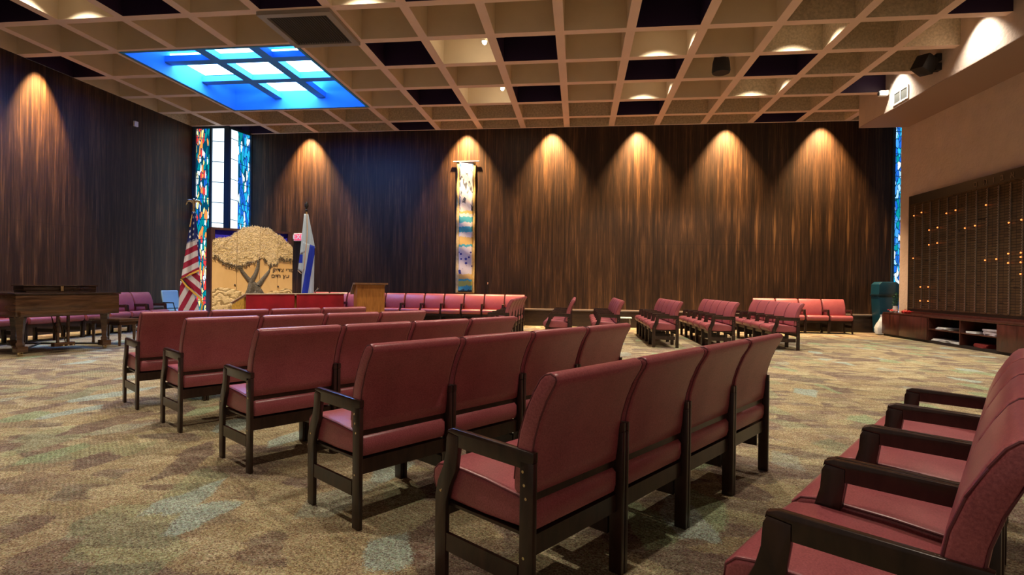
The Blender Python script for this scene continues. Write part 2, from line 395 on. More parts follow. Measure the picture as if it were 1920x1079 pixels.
    def sheet(s, fn, nu, nv, uvfn=None, mi=None):
        uvl = s.b.loops.layers.uv.verify() if uvfn else None
        V = [[s.b.verts.new(fn(i/nu, j/nv)) for i in range(nu+1)] for j in range(nv+1)]
        for j in range(nv):
            for i in range(nu):
                f = s.b.faces.new((V[j][i], V[j][i+1], V[j+1][i+1], V[j+1][i])); f.smooth = True
                f.material_index = s.mi if mi is None else mi
                if uvfn:
                    for lp, (a, b) in zip(f.loops, ((i, j), (i+1, j), (i+1, j+1), (i, j+1))): lp[uvl].uv = uvfn(a/nu, b/nv)
        return s
    def build(s, name, mats, parent=None, loc=None, rz=0, angle=40, thick=0):
        me = bpy.data.meshes.new(name); s.b.to_mesh(me); s.b.free()
        for m_ in (mats if isinstance(mats, (list, tuple)) else [mats]): me.materials.append(m_)
        if angle:
            for p in me.polygons: p.use_smooth = True
            me.set_sharp_from_angle(angle=math.radians(angle))
        o = bpy.data.objects.new(name, me); COL.objects.link(o)
        if loc: o.location = loc
        if rz: o.rotation_euler[2] = rz
        if parent: o.parent = parent
        if thick:
            md = o.modifiers.new('thickness', 'SOLIDIFY'); md.thickness = thick
        return o

def tag(o, label, cat=None, group=None, kind=None):
    if label: o['label'] = label
    if cat: o['category'] = cat
    if group: o['group'] = group
    if kind: o['kind'] = kind
    return o
def thing(name, label, cat, loc=(0, 0, 0), rz=0, group=None):
    o = bpy.data.objects.new(name, None); COL.objects.link(o); o.location = loc; o.rotation_euler = (0, 0, rz)
    o.empty_display_size = .2
    return tag(o, label, cat, group)
def struct(name, mb, mats, **kw):
    o = mb.build(name, mats, **kw); o['kind'] = 'structure'; return o
def clone(o, parent=None):
    kids = [c for c in COL.objects if c.parent == o]
    c = o.copy(); COL.objects.link(c)
    if parent: c.parent = parent
    for k in kids: clone(k, c)
    return c
def lettering(txt, size, parent, mat, T, name='lettering', depth=.006, align='CENTER', ay='CENTER'):
    cu = bpy.data.curves.new('t', 'FONT'); cu.body = txt; cu.size = size; cu.extrude = depth; cu.offset = size*.018; cu.align_x = align; cu.align_y = ay
    t = bpy.data.objects.new('t', cu); COL.objects.link(t)
    bpy.context.view_layer.update()
    me = bpy.data.meshes.new_from_object(t.evaluated_get(bpy.context.evaluated_depsgraph_get()))
    COL.objects.unlink(t); bpy.data.objects.remove(t)
    me.transform(T); me.materials.clear(); me.materials.append(mat); me.name = name
    o = bpy.data.objects.new(name, me); COL.objects.link(o); o.parent = parent; return o

def letters(txt, size, parent, mat, T, depth=.006, gap=.10, space=.35, name='letter'):
    """one mesh per character, left to right as seen, centred"""
    items = []; x = 0
    for ch in txt:
        if ch == ' ': x += space*size; continue
        o = lettering(ch, size, parent, mat, Matrix.Identity(4), name=name, depth=depth, align='LEFT', ay='BOTTOM_BASELINE')
        xs = [v.co.x for v in o.data.vertices]; x0, x1 = min(xs), max(xs)
        items.append((o, x-x0)); x += (x1-x0)+gap*size
    x -= gap*size
    for o, dx in items: o.data.transform(T @ Matrix.Translation((dx-x/2, -size*.3, 0)))

# ------------------------------------------------------------------ the room
b = MB(); b.box(XL-.3, 10.2, YN, YB+.3, -.1, 0); struct('floor', b, M['carpet'], angle=0)
b = MB(); b.box(-10.45, 8.63, YB, YB+.2, 0, CZ-.001); struct('wall_back', b, M['wall_back'], angle=0)
b = MB(); b.box(XL-.2, XL, YN, 15.6, 0, CZ-.001); struct('wall_left', b, M['wall_side'], angle=0)
b = MB(); b.box(XR, XR+.25, YN, 15.7, 0, CZ+CD+.3); struct('wall_right', b, M['plaster'], angle=0)
b = MB(); b.box(9.75, 9.95, 15.2, YB+.2, 0, CZ+CD+.3); b.box(XR+.25, 9.95, 15.2, 15.4, 0, CZ+CD+.3); struct('wall_right_return', b, M['plaster'], angle=0)

# coffered ceiling: one cell at a time, rib undersides, four sides and a top
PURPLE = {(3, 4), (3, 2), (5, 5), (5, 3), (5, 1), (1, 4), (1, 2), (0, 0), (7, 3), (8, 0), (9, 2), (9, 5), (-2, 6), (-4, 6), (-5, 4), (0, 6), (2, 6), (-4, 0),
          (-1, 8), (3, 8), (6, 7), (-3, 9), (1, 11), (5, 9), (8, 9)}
SKY = {(c, r) for c in (-3, -2, -1) for r in (2, 3, 4)}
b = MB(); hw = .085
for c in range(-6, 13):
    for r in range(0, 13):
        x0, x1 = gx(c), gx(c+1); y1, y0 = gy(r), gy(r+1)
        x0c, x1c = max(x0, XL), min(x1, XR+.1); y1c = min(y1, YB)
        if x1c-x0c < .01: continue
        if r == 0: y1c = YB
        ix0, ix1 = max(x0+hw, XL), min(x1-hw, XR+.1); iy0, iy1 = y0+hw, (y1-hw if r > 0 else YB-.06)
        if c == -6: ix0 = XL
        if ix1-ix0 < .05: b.face([(x0c, y0, CZ), (x0c, y1c, CZ), (x1c, y1c, CZ), (x1c, y0, CZ)], 0); continue
        if (c, r) in SKY: continue
        for q in (((x0c, y0), (ix0, iy0), (ix1, iy0), (x1c, y0)), ((x1c, y0), (ix1, iy0), (ix1, iy1), (x1c, y1c)),
                  ((x1c, y1c), (ix1, iy1), (ix0, iy1), (x0c, y1c)), ((x0c, y1c), (ix0, iy1), (ix0, iy0), (x0c, y0))):
            p = [(a_, b_, CZ) for a_, b_ in q]
            if (Vector(p[1])-Vector(p[0])).length + (Vector(p[2])-Vector(p[3])).length < 1e-4: continue
            b.face(p[::-1], 0)
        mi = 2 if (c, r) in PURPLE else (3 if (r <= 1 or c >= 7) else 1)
        zt = CZ+CD
        pts = [(ix0, iy0), (ix1, iy0), (ix1, iy1), (ix0, iy1)]
        for k in range(4):
            p, q = pts[k], pts[(k+1) % 4]
            b.face([(p[0], p[1], CZ), (q[0], q[1], CZ), (q[0], q[1], zt), (p[0], p[1], zt)][::-1], mi)
        b.face([(a_, b_, zt) for a_, b_ in pts][::-1], mi)
# solid slab above with the skylight opening left out
sx0, sx1, sy0, sy1 = gx(-3)+hw, gx(0)-hw, gy(5)+hw, gy(2)-hw
zt = CZ+CD+.02
for q in ((XL-.3, sx0-.01, YN, YB+.2), (sx1+.01, 10.2, YN, YB+.2), (sx0-.01, sx1+.01, YN, sy0-.01), (sx0-.01, sx1+.01, sy1+.01, YB+.2)):
    b.box(*q, zt, zt+.1, mi=1)
struct('ceiling', b, [M['rib'], M['coffer'], M['purple'], M['coffer_rough']], angle=0)

# skylight well with its own raised grid
b = MB()
zt = CZ+1.55
for (x0, x1, y0, y1) in ((sx0-.06, sx0, sy0, sy1), (sx1, sx1+.06, sy0, sy1), (sx0-.06, sx1+.06, sy0-.06, sy0), (sx0-.06, sx1+.06, sy1, sy1+.06)):
    b.box(x0, x1, y0, y1, CZ+.0, zt, mi=0)
g0, g1 = CZ+.28, CZ+.42
for k in (1, 2):
    xx = sx0+(sx1-sx0)*k/3; b.box(xx-.12, xx+.12, sy0, sy1, g0, g1, mi=0)
    yy = sy0+(sy1-sy0)*k/3; b.box(sx0, sx1, yy-.12, yy+.12, g0+.002, g1-.002, mi=0)
wl = struct('window_3', b, [M['skywall']], angle=0)
wl['label'] = 'blue lit skylight well in the coffered ceiling'
cs = [sx0+(sx1-sx0)*k/3 for k in range(4)]; rs = [sy0+(sy1-sy0)*k/3 for k in range(4)]
zp = CZ+.48
for i in range(3):
    for j in range(3):
        b = MB()
        if (i, j) in ((0, 0), (2, 0), (0, 2), (2, 2)):
            b.box(cs[i], cs[i+1], rs[j], rs[j+1], zp+.55, zp+.60); b.build('corner_panel', M['skywall'], wl, angle=0)
        else:
            b.box(cs[i]+.02, cs[i+1]-.02, rs[j]+.02, rs[j+1]-.02, zp, zp+.04); b.build('pane', M['skypane'], wl, angle=0)
b = MB()
b.box(sx0-.1, sx1+.1, sy0-.1, sy1+.1, zt, zt+.05); b.build('cover', M['skywall'], wl, angle=0)

# bulkhead
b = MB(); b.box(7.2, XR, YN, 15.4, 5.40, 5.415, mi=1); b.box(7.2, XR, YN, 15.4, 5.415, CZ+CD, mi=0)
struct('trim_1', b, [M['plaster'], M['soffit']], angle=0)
# low ledge along the back wall
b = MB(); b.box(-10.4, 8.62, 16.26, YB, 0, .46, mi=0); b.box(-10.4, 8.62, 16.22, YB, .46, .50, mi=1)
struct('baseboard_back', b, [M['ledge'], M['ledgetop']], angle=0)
b = MB(); b.box(XL, XL+.24, YN, 15.2, 0, .46, mi=0); b.box(XL, XL+.28, YN, 15.2, .46, .50, mi=1)
struct('baseboard_left', b, [M['ledge'], M['ledgetop']], angle=0)

# stained glass corner window
OR = (1.0, .30, .05); RD = (.75, .04, .03); WH = (.85, .95, 1.0); TL = (.0, .25, .28); YL = (.9, .75, .25); BL = (.01, .12, .60); CY = (.02, .45, .80); DK = (.0, .05, .10); PK = (.7, .25, .45)
sg = [stained('stained_glass_amber', [WH, OR, TL, DK, RD, WH, TL, BL, YL, DK], 19, 4.2, strength=1.3, lead=.09),
      stained('stained_glass_clear', [WH, OR, WH, TL, YL, RD, WH], 14, 3.4, white=.17, side=1, strength=1.6, lead=.09),
      stained('stained_glass_pale', [WH, PK, BL, CY, TL, DK, BL], 17, 4, white=.45, side=0, strength=1.6, lead=.08),
      stained('stained_glass_blue', [BL, CY, BL, DK, TL, WH, BL, CY], 17, 3.4, strength=1.2, lead=.07)]
def glass_panel(name, p0, p1, splits, mats, z0, z1, mull):
    """vertical glazed wall from p0 to p1 (xy), panes between fractions splits"""
    p0 = Vector((*p0, 0)); p1 = Vector((*p1, 0)); d = (p1-p0); Ln = d.length; ang = math.atan2(d.y, d.x)
    fr = MB()
    for s_, w_ in mull: fr.box(s_*Ln-w_/2, s_*Ln+w_/2, -.05, .06, z0, z1)
    fr.box(0, Ln, -.04, .05, z1-.08, z1); fr.box(0, Ln, -.04, .05, z0, z0+.08)
    root = fr.build(name, M['lead'], loc=p0, rz=ang, angle=0); root['kind'] = 'structure'
    for (a, c_), mt in zip(splits, mats):
        g = MB(); x0, x1 = a*Ln, c_*Ln
        g.sheet(lambda u, v: (x0+(x1-x0)*u, 0, z0+(z1-z0)*v), 1, 1, lambda u, v: ((x1-x0)*u+a*3, z0+(z1-z0)*v))
        for f in g.b.faces: f.smooth = False
        g.build('pane', mt, root, angle=0, thick=.012)
    return root
wa = glass_panel('window_1', (XL, 15.6), (-10.63, 15.6), [(.0, .535), (.535, 1)], sg[:2], 0, CZ+.02, [(0.03, .14), (.535, .07), (1, .16)])
wb = glass_panel('window_4', (-10.63, 15.6), (-10.45, 16.5), [(.0, .45), (.45, 1)], sg[2:], 0, CZ+.02, [(.99, .05)])
wc = glass_panel('window_2', (8.63, 16.5), (9.75, 16.5), [(0, 1)], [stained('stained_glass_sea', [BL, CY, (.05, .3, .9), WH, TL, CY, BL, (.3, .6, 1)], 15, 5, strength=1.3, lead=.08)], 0, CZ+.02, [(0, .06)])
wa['label'] = 'stained glass window face in the left corner'; wb['label'] = 'stained glass window return meeting the back wall'; wc['label'] = 'narrow stained glass window at the right corner'

# ------------------------------------------------------------------ chairs
def arc(cx, cy, r, a0, a1, n):
    return [(cx+r*math.cos(math.radians(a0+(a1-a0)*i/n)), cy+r*math.sin(math.radians(a0+(a1-a0)*i/n))) for i in range(n+1)]
W2 = .2965; FT = .023
BACK_REAR = [(-.232, .478), (-.240, .53), (-.246, .60), (-.257, .67), (-.278, .74), (-.308, .81), (-.338, .86)]
BACK_TOP = [(-.348, .885), (-.342, .902), (-.320, .912), (-.292, .905), (-.270, .885)]
BACK_FRONT = [(-.242, .840), (-.207, .77), (-.180, .69), (-.164, .60), (-.156, .52), (-.157, .485), (-.175, .468), (-.205, .466)]
SEAT = [(-.232, .35), (-.242, .38), (-.242, .43), (-.225, .448), (-.16, .462), (0, .478), (.20, .488), (.265, .478), (.295, .45), (.30, .41), (.285, .37), (.25, .345), (0, .34)]
def make_chair():
    t = thing('armchair', '', 'chair')
    for sx in (-1, 1):
        xa, xb = (sx*W2, sx*(W2-FT)); x0, x1 = min(xa, xb), max(xa, xb)
        f = MB()
        f.prism([(.185, 0), (.245, 0), (.250, .20), (.250, .36), (.236, .42), (.205, .485), (.190, .54), (.186, .60), (.175, .622), (.118, .615), (.118, .56), (.130, .48), (.165, .41), (.185, .34)], x0, x1, 'yz', bev=.004)
        for zz in (.37,): f.lathe([(.007, -.002), (.007, .003)], (0, 0, 0), 8, mi=1) if False else None
        f.tube([(sx*(W2-.004), .215, .385), (sx*(W2+.0015), .215, .385)], .0055, 8, mi=1)
        leg1 = f.build('leg', [M['chairwood'], M['brass']], t)
        f = MB(); f.box(x0, x1, -.262, -.200, 0, .596, bev=.004)
        for zz, yy in ((.56, -.215), (.515, -.222), (.47, -.230), (.265, -.222)):
            f.tube([(sx*(W2-.004), yy, zz), (sx*(W2+.0015), yy, zz)], .0055, 8, mi=1)
        f.build('leg', [M['chairwood'], M['brass']], t)
        f = MB(); f.prism([(-.262, .597), (-.200, .568), (.118, .572), (.118, .615), (.175, .6225), (.182, .612), (.178, .632), (.150, .642), (-.262, .632)], x0-.003 if sx > 0 else x0, x1 if sx > 0 else x1+.003, 'yz', bev=.005)
        f.build('armrest', M['chairwood'], t)
        f = MB(); f.box(x0+.004, x1-.004, -.19, .187, .155, .225); f.build('stretcher', M['chairwood'], t)
    w = W2-FT-.004
    f = MB(); f.soft(SEAT, -w, w, .02); st = f.build('seat', M['vinyl'], t, angle=60)
    def welt(poly, w_, r, i0, i1, par, rad=.0035):
        n = len(poly); P = [Vector((0, a, b_)) for a, b_ in poly]
        ar = sum(P[i].y*P[(i+1) % n].z-P[(i+1) % n].y*P[i].z for i in range(n)); sg = 1 if ar > 0 else -1
        for sx in (-1, 1):
            pts = []
            for i in range(i0, i1):
                d = (P[(i+1) % n]-P[i-1]).normalized(); nn = Vector((0, -d.z, d.y))*sg; o = r*.29
                pts.append((sx*(w_-r*.29), P[i].y+nn.y*o, P[i].z+nn.z*o))
            g = MB(); g.tube(pts, rad, 6); g.build('piping', M['welt'], par)
    welt(SEAT, w, .02, 3, 11, st)
    f = MB(); f.soft(BACK_REAR+BACK_TOP+BACK_FRONT, -w-.016, w+.016, .028, k=5, off=.017); bk = f.build('backrest', M['vinyl'], t, angle=60)
    welt(BACK_REAR+BACK_TOP+BACK_FRONT, w+.016, .020, 1, 17, bk)
    f = MB(); f.box(-w-.002, w+.002, -.235, -.205, .262, .335); f.box(-w-.002, w+.002, -.225, -.205, .44, .485); f.box(-w-.002, w+.002, .20, .225, .285, .338)
    f.box(-w, w, -.21, .21, .325, .336)
    f.build('seat_frame', M['chairwood'], t)
    return t
proto = make_chair(); first = [True]
def put_chair(x, y, rz, label, group):
    global proto
    if first[0]: o = proto; first[0] = False
    else: o = clone(proto)
    o.location = (x, y, 0); o.rotation_euler = (0, 0, rz); o['label'] = label; o['group'] = group; return o
ORD = ['first', 'second', 'third', 'fourth', 'fifth', 'sixth', 'seventh', 'eighth', 'ninth', 'tenth', 'eleventh', 'twelfth', 'thirteenth']
PITCH = .5985
TH = math.radians(54.3)
U = Vector((math.cos(TH), math.sin(TH))); NF = Vector((-math.sin(TH), math.cos(TH)))
def row(corner, n, th, labels, group, pitch=PITCH):
    """corner = rear-left outer foot; row runs to the sitter's right"""
    u = Vector((math.cos(th), math.sin(th))); nf = Vector((-math.sin(th), math.cos(th)))
    for k in range(n):
        p = Vector(corner) + u*(pitch*k+W2) + nf*.262
        put_chair(p.x, p.y, th, labels(k), group)
A0 = Vector((.205, 2.336)) - U*PITCH
rows = [('fifth', A0, 'nearest the camera'), ('fourth', Vector((-1.04, 2.548)), ''), ('third', Vector((-2.02, 3.21)), ''), ('second', Vector((-3.10, 3.99)), ''), ('front', Vector((-4.04, 4.64)), '')]
NUM = ['leftmost', 'second from left', 'third from left', 'rightmost']
for nm, cpt, ex in rows:
    desc = {'fifth': 'burgundy armchair seen from behind, {} in the four-seat row nearest the camera',
            'fourth': 'burgundy armchair, {} in the second row from the camera',
            'third': 'burgundy armchair, {} in the middle of five rows facing the ark',
            'second': 'burgundy armchair, {} in the second row back from the ark',
            'front': 'burgundy armchair, {} in the front row closest to the red-draped table'}[nm]
    row(cpt, 4, TH, lambda k, d=desc: d.format(NUM[k]), 'centre block of burgundy armchairs')
# row at the lower right corner, facing the same way: first arm front at (.44,1.38) z .63
RNUM = ['nearest, at the frame corner', 'second nearest', 'third nearest', 'farthest']
f0 = Vector((.475, 1.47)); c0 = f0 - NF*(.182+.262)
row(c0, 4, TH, lambda k: 'burgundy armchair in the lower right corner row, %s' % RNUM[k], 'armchairs in the lower right corner row')
# blocks on the far right facing left (-X): rows run away from the camera
def side_rows(x_front, y0, n, name, pos, dy=0):
    th = PI/2
    u = Vector((0, 1))
    for k in range(n):
        put_chair(x_front+.245, y0+W2+PITCH*k, th, 'burgundy armchair, %s in the %s' % (pos[k], name), 'side-on rows of armchairs by the back wall')
P5 = ['nearest', 'second nearest', 'middle', 'second farthest', 'farthest']
side_rows(-1.90, 11.10, 5, 'side-on row at the end of the wall chairs', P5)
side_rows(-.66, 11.15, 5, 'side-on row left of the centre aisle', P5)
side_rows(.32, 11.12, 5, 'side-on row right of the centre aisle', P5)
side_rows(1.45, 11.12, 5, 'third side-on row from the right', P5)
side_rows(2.52, 11.15, 5, 'second side-on row from the right', P5)
side_rows(3.72, 11.18, 5, 'rightmost side-on row', P5)
# along the back wall facing the camera
ORDL = ['leftmost', 'second', 'third', 'fourth', 'fifth', 'sixth', 'seventh', 'eighth', 'ninth', 'tenth', 'rightmost']
for k in range(11):
    put_chair(-1.56-.29-.60*(10-k), 15.76, PI, 'purple-lit burgundy armchair against the back wall, %s of that row' % (ORDL[k] if k in (0, 10) else ORDL[k]+' from left'), 'armchairs along the back wall')
for k in range(4):
    put_chair(4.80+.30+.60*k, 15.76, PI, 'burgundy armchair, %s of four against the right end of the back wall' % ['leftmost', 'second', 'third', 'rightmost'][k], 'four armchairs at the right end of the back wall')
# along the left wall facing right, behind the piano
for k in range(9):
    put_chair(-10.45, 12.42-.60*k, -PI/2, 'purple-lit armchair along the left wall, %s from the pale blue chair' % ORD[k], 'armchairs along the left wall')

# pale blue chair by the flag
t = thing('shell_chair', 'pale blue vinyl chair beside the striped flag', 'chair', (-10.30, 13.15, 0), math.radians(-100))
b = MB(); b.soft([(-.20, .47), (-.24, .60), (-.29, .78), (-.31, .92), (-.29, .95), (-.26, .93), (-.24, .80), (-.19, .60), (-.16, .50)], -.24, .24, .02); b.build('backrest', M['shell'], t)
b = MB(); b.soft([(-.20, .42), (-.20, .48), (0, .455), (.20, .47), (.24, .44), (.20, .41), (0, .40)], -.24, .24, .02); b.build('seat', M['shell'], t)
for sx in (-1, 1):
    for sy in (-1, 1):
        b = MB(); b.tube([(sx*.19, sy*.16, .42), (sx*.22, sy*.22, 0)], .012); b.build('leg', M['chrome'], t)
    b = MB(); b.tube([(sx*.26, -.2, .64), (sx*.27, .15, .64), (sx*.25, .20, .44)], .014); b.build('armrest', M['darkmetal'], t)

# ------------------------------------------------------------------ ark
AW = 1.68; AT = math.radians(43.5)
ark = thing('torah_ark', 'dark wood ark with a golden carved tree across its doors', 'ark', (-7.93, 11.13, 0), AT)
b = MB(); D = .62
b.box(-.02, .06, 0, D, 0, 2.38); b.box(AW-.09, AW-.02, 0, D, 0, 2.38); b.box(.06, AW-.09, 0, D, 2.33, 2.38); b.box(.06, AW-.09, D-.04, D, 0, 2.33); b.box(.06, AW-.09, 0.02, D-.04, 0, .30)
b.build('cabinet', M['arkwood'], ark, angle=0)
b = MB(); b.box(.06, AW-.09, .10, .13, .3, 2.33); b.build('curtain', M['bluevelvet'], ark, angle=0)
top = [(0, 2.10), (.08, 2.14), (.2, 2.17), (.26, 2.27), (.36, 2.40), (.46, 2.44), (.55, 2.45), (.6, 2.425), (.7, 2.42), (.75, 2.34), (.85, 2.26), (.9, 2.16), (.97, 2.06), (1, 2.00)]
def lerp_poly(P, u):
    for (a, za), (c_, zc) in zip(P, P[1:]):
        if a <= u <= c_: return za+(zc-za)*(u-a)/(c_-a)
    return P[-1][1]
seams = [0, .29, .572, .80, 1.0]
for k in range(4):
    a, c_ = seams[k]+.002, seams[k+1]-.002
    us = [a+(c_-a)*i/10 for i in range(11)]
    poly = [(a*AW, .33)]+[(c_*AW, .33)]+[(u*AW, lerp_poly(top, u)-.03) for u in us[::-1]]
    b = MB(); b.prism(poly, -.045, -.005, 'xz'); b.build('door', M['panelwood'], ark, angle=0)
bot = [(0, 1.72), (.06, 1.72), (.13, 1.58), (.22, 1.55), (.28, 1.50), (.33, 1.53), (.42, 1.60), (.5, 1.63), (.55, 1.70), (.6, 1.76), (.64, 1.68), (.69, 1.56), (.76, 1.57), (.8, 1.60), (.82, 1.74), (.9, 1.72), (.97, 1.70), (1, 1.72)]
rng = random.Random(3)
for k in range(4):
    a, c_ = seams[k]+.003, seams[k+1]-.003; n = 44
    tp, bt = [], []
    for i in range(n+1):
        u = a+(c_-a)*i/n; tp.append((u*AW, lerp_poly(top, u)+(rng.uniform(.0, .035) if i % 2 else rng.uniform(-.03, .0)))); bt.append((u*AW, lerp_poly(bot, u)+rng.uniform(-.025, .025)))
    b = MB()
    for i in range(n):
        x0, x1 = tp[i][0], tp[i+1][0]
        fs = [(x0, -.075, bt[i][1]), (x1, -.075, bt[i+1][1]), (x1, -.075, tp[i+1][1]), (x0, -.075, tp[i][1])]
        bk_ = [(x, -.046, z) for x, y, z in fs]
        b.face(fs); b.face(bk_[::-1]); b.face([bk_[0], bk_[1], fs[1], fs[0]]); b.face([fs[3], fs[2], bk_[2], bk_[3]])
        if i == 0: b.face([bk_[0], fs[0], fs[3], bk_[3]])
        if i == n-1: b.face([fs[1], bk_[1], bk_[2], fs[2]])
    # curled leaf chips standing proud of the crown
    for q in range(70):
        u = rng.uniform(a+.01, c_-.01); z = rng.uniform(lerp_poly(bot, u)+.03, lerp_poly(top, u)-.02); an = rng.uniform(0, PI); s_ = rng.uniform(.02, .045)
        dx, dz = math.cos(an)*s_, math.sin(an)*s_; px, pz = -dz*.35, dx*.35
        c3 = [(u*AW-dx, -.078, z-dz), (u*AW+px, -.088, z+pz), (u*AW+dx, -.080, z+dz), (u*AW-px, -.078, z-pz)]
        b.face(c3); 
    b.build('foliage_carving', M['crown'], ark, angle=0)
b = MB()
for q in range(230):
    u = rng.uniform(0.01, .99)
    if .45 < u < .62 and rng.random() < .5: continue
    z = lerp_poly(bot, u)+rng.uniform(-.05, .05); z = max(z, 1.60) if u > .70 else z; an = rng.uniform(.6, 2.6); s_ = rng.uniform(.015, .035)
    dx, dz = math.cos(an)*s_, math.sin(an)*s_
    b.tube([(u*AW-dx, -.080, z-dz), (u*AW, -.088, z), (u*AW+dx, -.082, z+dz)], [.003, .009, .002], 5)
lf = b.build('leaf_fringe', M['leafdark'], ark); lf['kind'] = 'stuff'
b = MB()
b.tube([(.32*AW, -.07, 1.56), (.36*AW, -.07, 1.42), (.42*AW, -.075, 1.28), (.50*AW, -.08, 1.14), (.56*AW, -.08, .98), (.60*AW, -.075, .84), (.62*AW, -.07, .6)], [.028, .035, .042, .06, .08, .10, .12], 8, flat=(1, .35, 1))
b.tube([(.555*AW, -.07, 1.70), (.55*AW, -.07, 1.55), (.52*AW, -.075, 1.38), (.47*AW, -.08, 1.22), (.46*AW, -.08, 1.02), (.43*AW, -.075, .84), (.40*AW, -.07, .6)], [.03, .036, .042, .055, .08, .095, .12], 8, flat=(1, .35, 1))
b.tube([(.72*AW, -.07, 1.58), (.68*AW, -.07, 1.42), (.62*AW, -.075, 1.28), (.55*AW, -.082, 1.12), (.52*AW, -.082, .95), (.52*AW, -.08, .6)], [.02, .032, .042, .06, .10, .16], 8, flat=(1, .35, 1))
b.build('tree_trunk', M['trunk'], ark)
def mound(pts, y):
    bb = MB(); P = [(u*AW, z) for u, z in pts]; bb.prism(P, y, -.044, 'xz'); return bb
mound([(.005, .34), (.40, .34), (.43, .80), (.38, .95), (.28, 1.02), (.18, 1.06), (.08, 1.07), (.005, 1.02)], -.056).build('hill_carving', M['hill'], ark, angle=0)
mound([(.60, .34), (.995, .34), (.995, 1.02), (.9, 1.06), (.82, 1.0), (.72, 1.0), (.66, .93), (.62, .8)], -.056).build('hill_carving', M['hill'], ark, angle=0)
rot = Matrix.Rotation(PI/2, 4, 'X')
letters('קידצ ירפ', .118, ark, M['letter'], Matrix.Translation((.875*AW, -.05, 1.475)) @ rot)
letters('םייח ץע', .118, ark, M['letter'], Matrix.Translation((.84*AW, -.05, 1.335)) @ rot)
for u, z in ((.27, 1.13), (.81, 1.10)):
    b = MB(); b.lathe([(.001, -.02), (.022, 0), (.001, .02)], (u*AW, -.06, z), 10); b.build('door_knob', M['letter'], ark)

# ------------------------------------------------------------------ flags
def quad_sheet(b, P, nu, nv, st, off=0, amp=.02, waves=3, phase=0):
    """P = TL,TR,BR,BL in local (x,z); st(x,z)->uv"""
    TL_, TR_, BR_, BL_ = [Vector(p) for p in P]
    def pos(u, v):
        p = (TL_*(1-u)+TR_*u)*(1-v) + (BL_*(1-u)+BR_*u)*v; return p
    b.sheet(lambda u, v: (pos(u, v).x, off+amp*math.sin(waves*2*PI*u+phase+1.2*v)*(.3+.7*v), pos(u, v).y), nu, nv, lambda u, v: st(pos(u, v).x, pos(u, v).y))
def flagstand(name, label, loc, h, fin):
    t = thing(name, label, 'flag', loc, 0)
    b = MB(); b.tube([(0, 0, .08), (0, 0, h)], .015, 10); b.build('pole', M['pole'], t)
    b = MB(); b.lathe([(.17, 0), (.17, .03), (.10, .06), (.03, .10), (.02, .16)], seg=20); b.build('base', M['pole'], t)
    return t
us = flagstand('national_flag', 'red and white striped flag with stars on an eagle-topped pole', (-7.84, 10.43, 0), 2.60, 1)
k92 = 11.3/F
def U_(px, py): return ((px-357)*k92, 1.2+(527.2-py)*k92)
us.rotation_euler[2] = .63
def stripe_up(x, z):       # gently rising stripes; canton above
    px = x/k92+357; py = 527.2-(z-1.2)/k92
    v = (py + .62*(px-350) - 455)/11.2 + 1
    return (-1.0-px*.16 if v < 1 else 1.0, v if v >= 1 else v*.9)
b = MB(); quad_sheet(b, [U_(354, 398), U_(359, 397), U_(367, 508), U_(338, 524)], 14, 44, stripe_up, -.035, .02, 2)
b.build('cloth', M['usflag'], us, thick=.004)
b = MB(); quad_sheet(b, [U_(358, 398), U_(360, 397), U_(369, 486), U_(363, 470)], 6, 20, lambda x, z: (-1.0-x/k92*.2, (z/k92)*.08), -.012, .01, 1)
b.build('canton_fold', M['usflag'], us, thick=.004)
b = MB(); quad_sheet(b, [U_(341, 523), U_(367, 507), U_(372, 562), U_(358, 546)], 10, 14, lambda x, z: (1, ((527.2-(z-1.2)/k92)-.95*(x/k92+357))/12.0), -.02, .015, 2)
b.build('inner_fold', M['usflag'], us, thick=.004)
b = MB(); quad_sheet(b, [U_(337, 527), U_(359, 547), U_(371, 592), U_(333, 596)], 12, 20, lambda x, z: (1, ((527.2-(z-1.2)/k92)*.45+(x/k92+357)*.95)/8.5), -.045, .02, 2)
quad_sheet(b, [U_(333, 596), U_(371, 592), U_(366, 612), U_(338, 616)], 12, 4, lambda x, z: (1, ((527.2-(z-1.2)/k92)*.45+(x/k92+357)*.95)/8.5), -.045, .02, 2)
b.build('lower_fold', M['usflag'], us, thick=.004)
b = MB()
b.tube([(*U_(367, 507), 0)[0:1]+(-.06,)+(U_(367, 507)[1],), (U_(352, 515)[0], -.07, U_(352, 515)[1]), (U_(338, 524)[0], -.075, U_(338, 524)[1]), (U_(347, 537)[0], -.078, U_(347, 537)[1]), (U_(359, 549)[0], -.078, U_(359, 549)[1]), (U_(369, 560)[0], -.075, U_(369, 560)[1]), (U_(373, 570)[0], -.07, U_(373, 570)[1]), (U_(371, 585)[0], -.06, U_(371, 585)[1])], .02, 6, flat=(1, .4, 1))
b.tube([(-.01, -.03, 2.62), (-.035, -.035, 2.45), (-.06, -.04, 2.30)], .012, 6)
b.build('fringe', M['fringe'], us)
# eagle finial
b = MB(); b.lathe([(.02, 2.58), (.035, 2.63), (.02, 2.68), (.03, 2.71), (.018, 2.74)], seg=12)
b.tube([(0, 0, 2.74), (0, 0, 2.80), (0, -.02, 2.85)], [.02, .032, .012], 8)
for s_ in (-1, 1):
    b.tube([(s_*.01, 0, 2.80), (s_*.05, 0, 2.845), (s_*.095, 0, 2.84), (s_*.125, 0, 2.79), (s_*.135, 0, 2.75)], [.02, .028, .026, .018, .006], 8, flat=(1, .5, 1))
b.tube([(0, -.01, 2.85), (0, -.03, 2.875), (0, -.06, 2.865)], [.012, .018, .005], 8)
b.build('eagle_finial', M['brass'], us)

